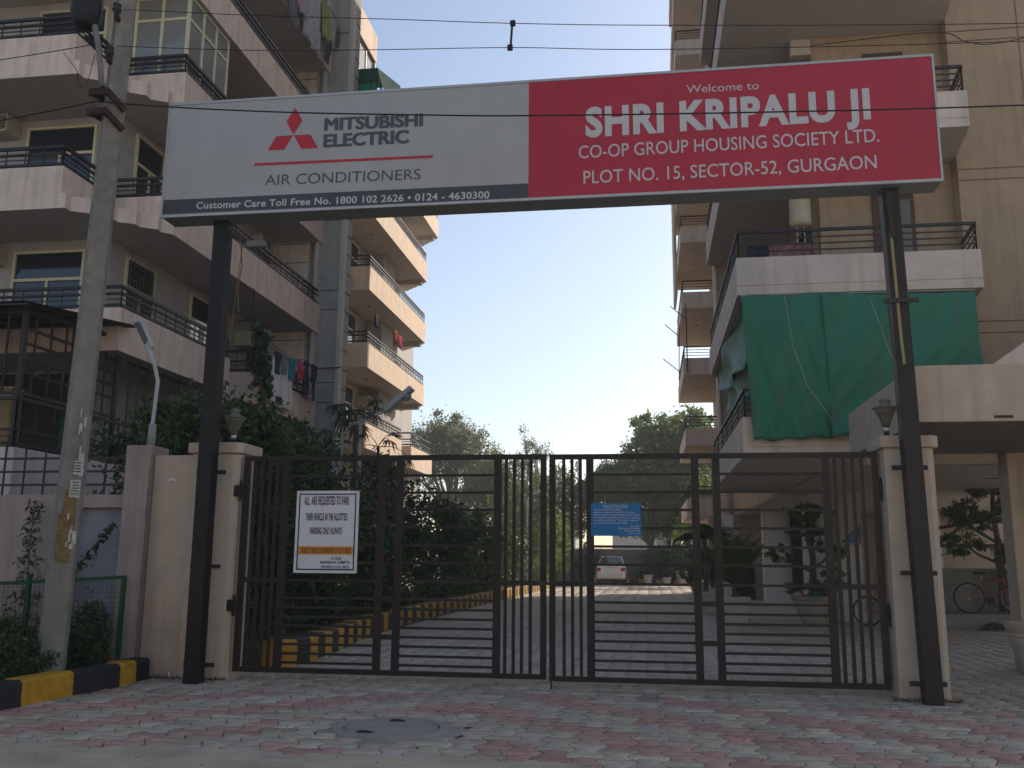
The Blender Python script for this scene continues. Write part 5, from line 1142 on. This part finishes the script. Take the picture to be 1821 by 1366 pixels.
urn(5.12,14.0,.32,.70,'small cement planter beside the guard shelter column at the right edge',foot=.45)
pot(2.0,23.6,.62,.34,'square white planter with a leafy palm at the right of the driveway',square=True,group='square planters on the right of the driveway',name='square_planter')
palm('potted_palm','bushy areca palm in the square planter on the right of the driveway',2.0,23.6,.6,.25,46,1.35,LF_M,.75,leafw=.02,leafl=.22,upb=1.45,elo=.62,cat='plant')
pot(1.6,28.0,.6,.36,'square planter with a dark palm just behind the areca',square=True,group='square planters on the right of the driveway',name='square_planter')
palm('potted_palm','dark sago palm with a rosette top, behind the areca',1.6,28.0,.6,1.5,24,.9,LF_P,1.0,leafw=.025,leafl=.22,upb=1.0,cat='plant')
pot(1.9,33,.55,.34,'square planter with a leafy shrub, third along the right of the driveway',square=True,group='square planters on the right of the driveway',name='square_planter',leafy=(1.3,.75,900,.16,LF_M))
pot(2.0,39,.55,.36,'square planter with a leafy shrub, fourth along the right of the driveway',square=True,group='square planters on the right of the driveway',name='square_planter',leafy=(1.4,.8,800,.18,LF_D))
topiary(8.35,24.4,.34,'tall cloud pruned tree standing behind the red bicycle',[(0,0,3.0,.62,.34),(-.55,0,2.35,.6,.36),(.5,0,2.55,.5,.32),(-.75,0,1.6,.45,.32),(.35,0,1.25,.55,.38),(.8,0,.6,.45,.36)],3.1,LF_M,trunk=.09,scale=1.3)
w=thing('low_wall','low cream wall under the right building behind the bicycles','wall',(8.5,24.9,.33)); b=MB(); b.box(5.6,14,24.85,25.05,.33,1.28); b.build('wall',M('wall_low_cream',(.30,.27,.24),var=.15),w); b=MB(); b.box(5.55,14,24.80,25.1,1.282,1.36); b.build('coping',CON,w)
t=thing('carport_frame','black angular carport frame far under the right building','frame',(10,31,.3)); b=MB(); b.bar((8.6,30.5,2.5),(11.6,30.5,3.0),.1,.1); b.bar((8.6,30.5,2.0),(11.6,30.5,2.0),.1,.1); b.bar((8.7,30.5,2.0),(9.6,30.5,2.7),.08,.08); b.bar((9.6,30.5,2.65),(10.5,30.5,2.05),.08,.08); b.build('truss',BLK,t)
b=MB()
for x in (8.65,10.4,11.5): b.bar((x,30.5,.3),(x,30.5,1.95),.09,.09)
b.build('legs',BLK,t)
def bicycle(x,y,z,dirx,label,red,lean=.06):
    """side view bicycle along X; dirx=+1 faces +X"""
    t=thing('bicycle',label,'bicycle',(x,y,z),'bicycles under the right building'); R=.335; wb=1.02
    def P(u,v): return (x+dirx*u, y+lean*v, z+v)
    for u in (0,wb):
        b=MB(); n=32; ring=[P(u+R*math.cos(6.2832*k/n),R+R*math.sin(6.2832*k/n)) for k in range(n+1)]; b.tube(ring,.022,7,cap=False); wo=b.build('wheel',BLK,t,smooth=True)
        b=MB(); ring=[P(u+(R-.03)*math.cos(6.2832*k/n),R+(R-.03)*math.sin(6.2832*k/n)) for k in range(n+1)]; b.tube(ring,.009,5,cap=False)
        for k in range(14): a=6.2832*k/14; b.tube([P(u,R),P(u+(R-.03)*math.cos(a),R+(R-.03)*math.sin(a))],.0025,3,cap=False)
        b.tube([(x+dirx*u,y+lean*R-.03,z+R),(x+dirx*u,y+lean*R+.03,z+R)],.03,8); b.build('rim',STEEL,wo)
    b=MB(); bb=(.44,.29); st=(.33,.74); hd=(.86,.78); hd2=(.90,.62)
    for a,c,r in ((bb,st,.017),(st,hd,.018),(bb,hd2,.022),(hd,hd2,.02),((0,R),bb,.011),((0,R),st,.011),(hd2,(wb,R),.014)): b.tube([P(*a),P(*c)],r,7)
    b.build('frame',red,t,smooth=True)
    b=MB(); b.tube([P(*st),P(.30,.88)],.013,6); b.build('seat_post',STEEL,t); b=MB(); q=P(.28,.90); b.box(q[0]-.13,q[0]+.13,q[1]-.06,q[1]+.06,q[2]-.02,q[2]+.035); b.build('saddle',BLK,t,bevel=.03)
    b=MB(); b.tube([P(*hd),P(.83,.93)],.013,6); q=P(.83,.94); b.tube([(q[0]-dirx*.1,q[1]-.28,q[2]),(q[0],q[1]-.06,q[2]),(q[0],q[1]+.06,q[2]),(q[0]-dirx*.1,q[1]+.28,q[2])],.013,6); b.build('handlebar',BLK,t)
    b=MB(); q=P(*bb); b.tube([(q[0],q[1]-.05,q[2]),(q[0],q[1]-.035,q[2])],.09,16); b.tube([(q[0],q[1]-.06,q[2]),(q[0]+.12,q[1]-.06,q[2]-.11)],.01,5); b.box(q[0]+.07,q[0]+.17,q[1]-.13,q[1]-.06,q[2]-.125,q[2]-.10); b.build('crank',BLK,t)
RED=M('bike_red',(.40,.012,.02),rough=.35,var=.08)
bicycle(7.42,23.75,.34,1,'red bicycle leaning by the low wall right of the gate pillar',RED)
bicycle(5.15,23.9,.005,1,'dark red bicycle half hidden behind the right gate pillar',M('bike_dark',(.16,.012,.015),rough=.4))
P=np.concatenate([blob((8.9,23.35,.5),(.7,.3,.35),900),blob((7.9,22.9,.1),(.6,.3,.2),500)]); o=foliage('ground_cover',P,.08,LF_D,None); o['kind']='stuff'
# small things on the ground
t=thing('street_debris','small white scrap lying at the foot of the compound wall','scrap',(-5.98,11.42,0)); b=MB(); b.box(-6.0,-5.97,11.44,11.46,0.003,.07); b.build('scrap',WHT,t)
# dirt along the foot of wall and pillars
P=np.concatenate([np.stack([RNG.uniform(-6.4,-5.2,500),11.33+np.abs(RNG.normal(0,.03,500)),.004+np.abs(RNG.normal(0,.02,500))],1),np.stack([RNG.uniform(2.6,3.35,300),11.16+np.abs(RNG.normal(0,.03,300)),.004+np.abs(RNG.normal(0,.02,300))],1),np.stack([RNG.uniform(-8,5,420),RNG.uniform(6.3,11.3,420),np.full(420,.009)],1)])
o=foliage('leaf_litter',P,.028,leaf_mat('litter',(.06,.045,.03),(.16,.12,.07),.1),None); o['kind']='stuff'

# ================================================================== ACROSS THE STREET (unseen houses added behind the viewpoint to bounce light and fill reflections)
for i,(x0,x1,y,h,c,lab) in enumerate(((-30,-7,-15,11,(.66,.58,.48),'unseen cream house added across the street to bounce light, facing the left building'),(-5.5,22,-17,12.5,(.70,.66,.60),'unseen white house added across the street to bounce light, facing the gate'))):
    t=thing('unseen_street_house',lab,'house',((x0+x1)/2,y,0),'unseen light-bouncing houses across the street'); b=MB(); b.box(x0,x1,y-9,y,0,h); b.build('wall',M('unseen_street_house_%d'%i,c,var=.08,streak=.15),t)
    b=MB(); b.box(x0-.3,x1+.3,y-9.3,y+.5,h+.002,h+.5); b.build('roof',CON,t)
    for s in range(3):
        n=int((x1-x0)/4)
        for k in range(n): u=x0+(x1-x0)*(k+.5)/n; w_=MB(); w_.box(u-.7,u+.7,y+.003,y+.06,1+s*3.4,2.5+s*3.4); w_.build('window',PANE,t)

# haze in the air

hz = MB(); hz.box(-70,70,-40,175,-1.2,46)
ho = hz.build('haze', bpy.data.materials.new('air_haze')); ho['kind'] = 'stuff'
hm = ho.data.materials[0]; hm.use_nodes = True; hn = hm.node_tree.nodes; hl = hm.node_tree.links
for q in [q for q in hn if q.type == 'BSDF_PRINCIPLED']: hn.remove(q)
pv = hn.new('ShaderNodeVolumePrincipled'); pv.inputs['Color'].default_value = (.92,.92,.93,1); pv.inputs['Density'].default_value = .0017; pv.inputs['Anisotropy'].default_value = .3
hl.new(pv.outputs[0], hn['Material Output'].inputs['Volume'])
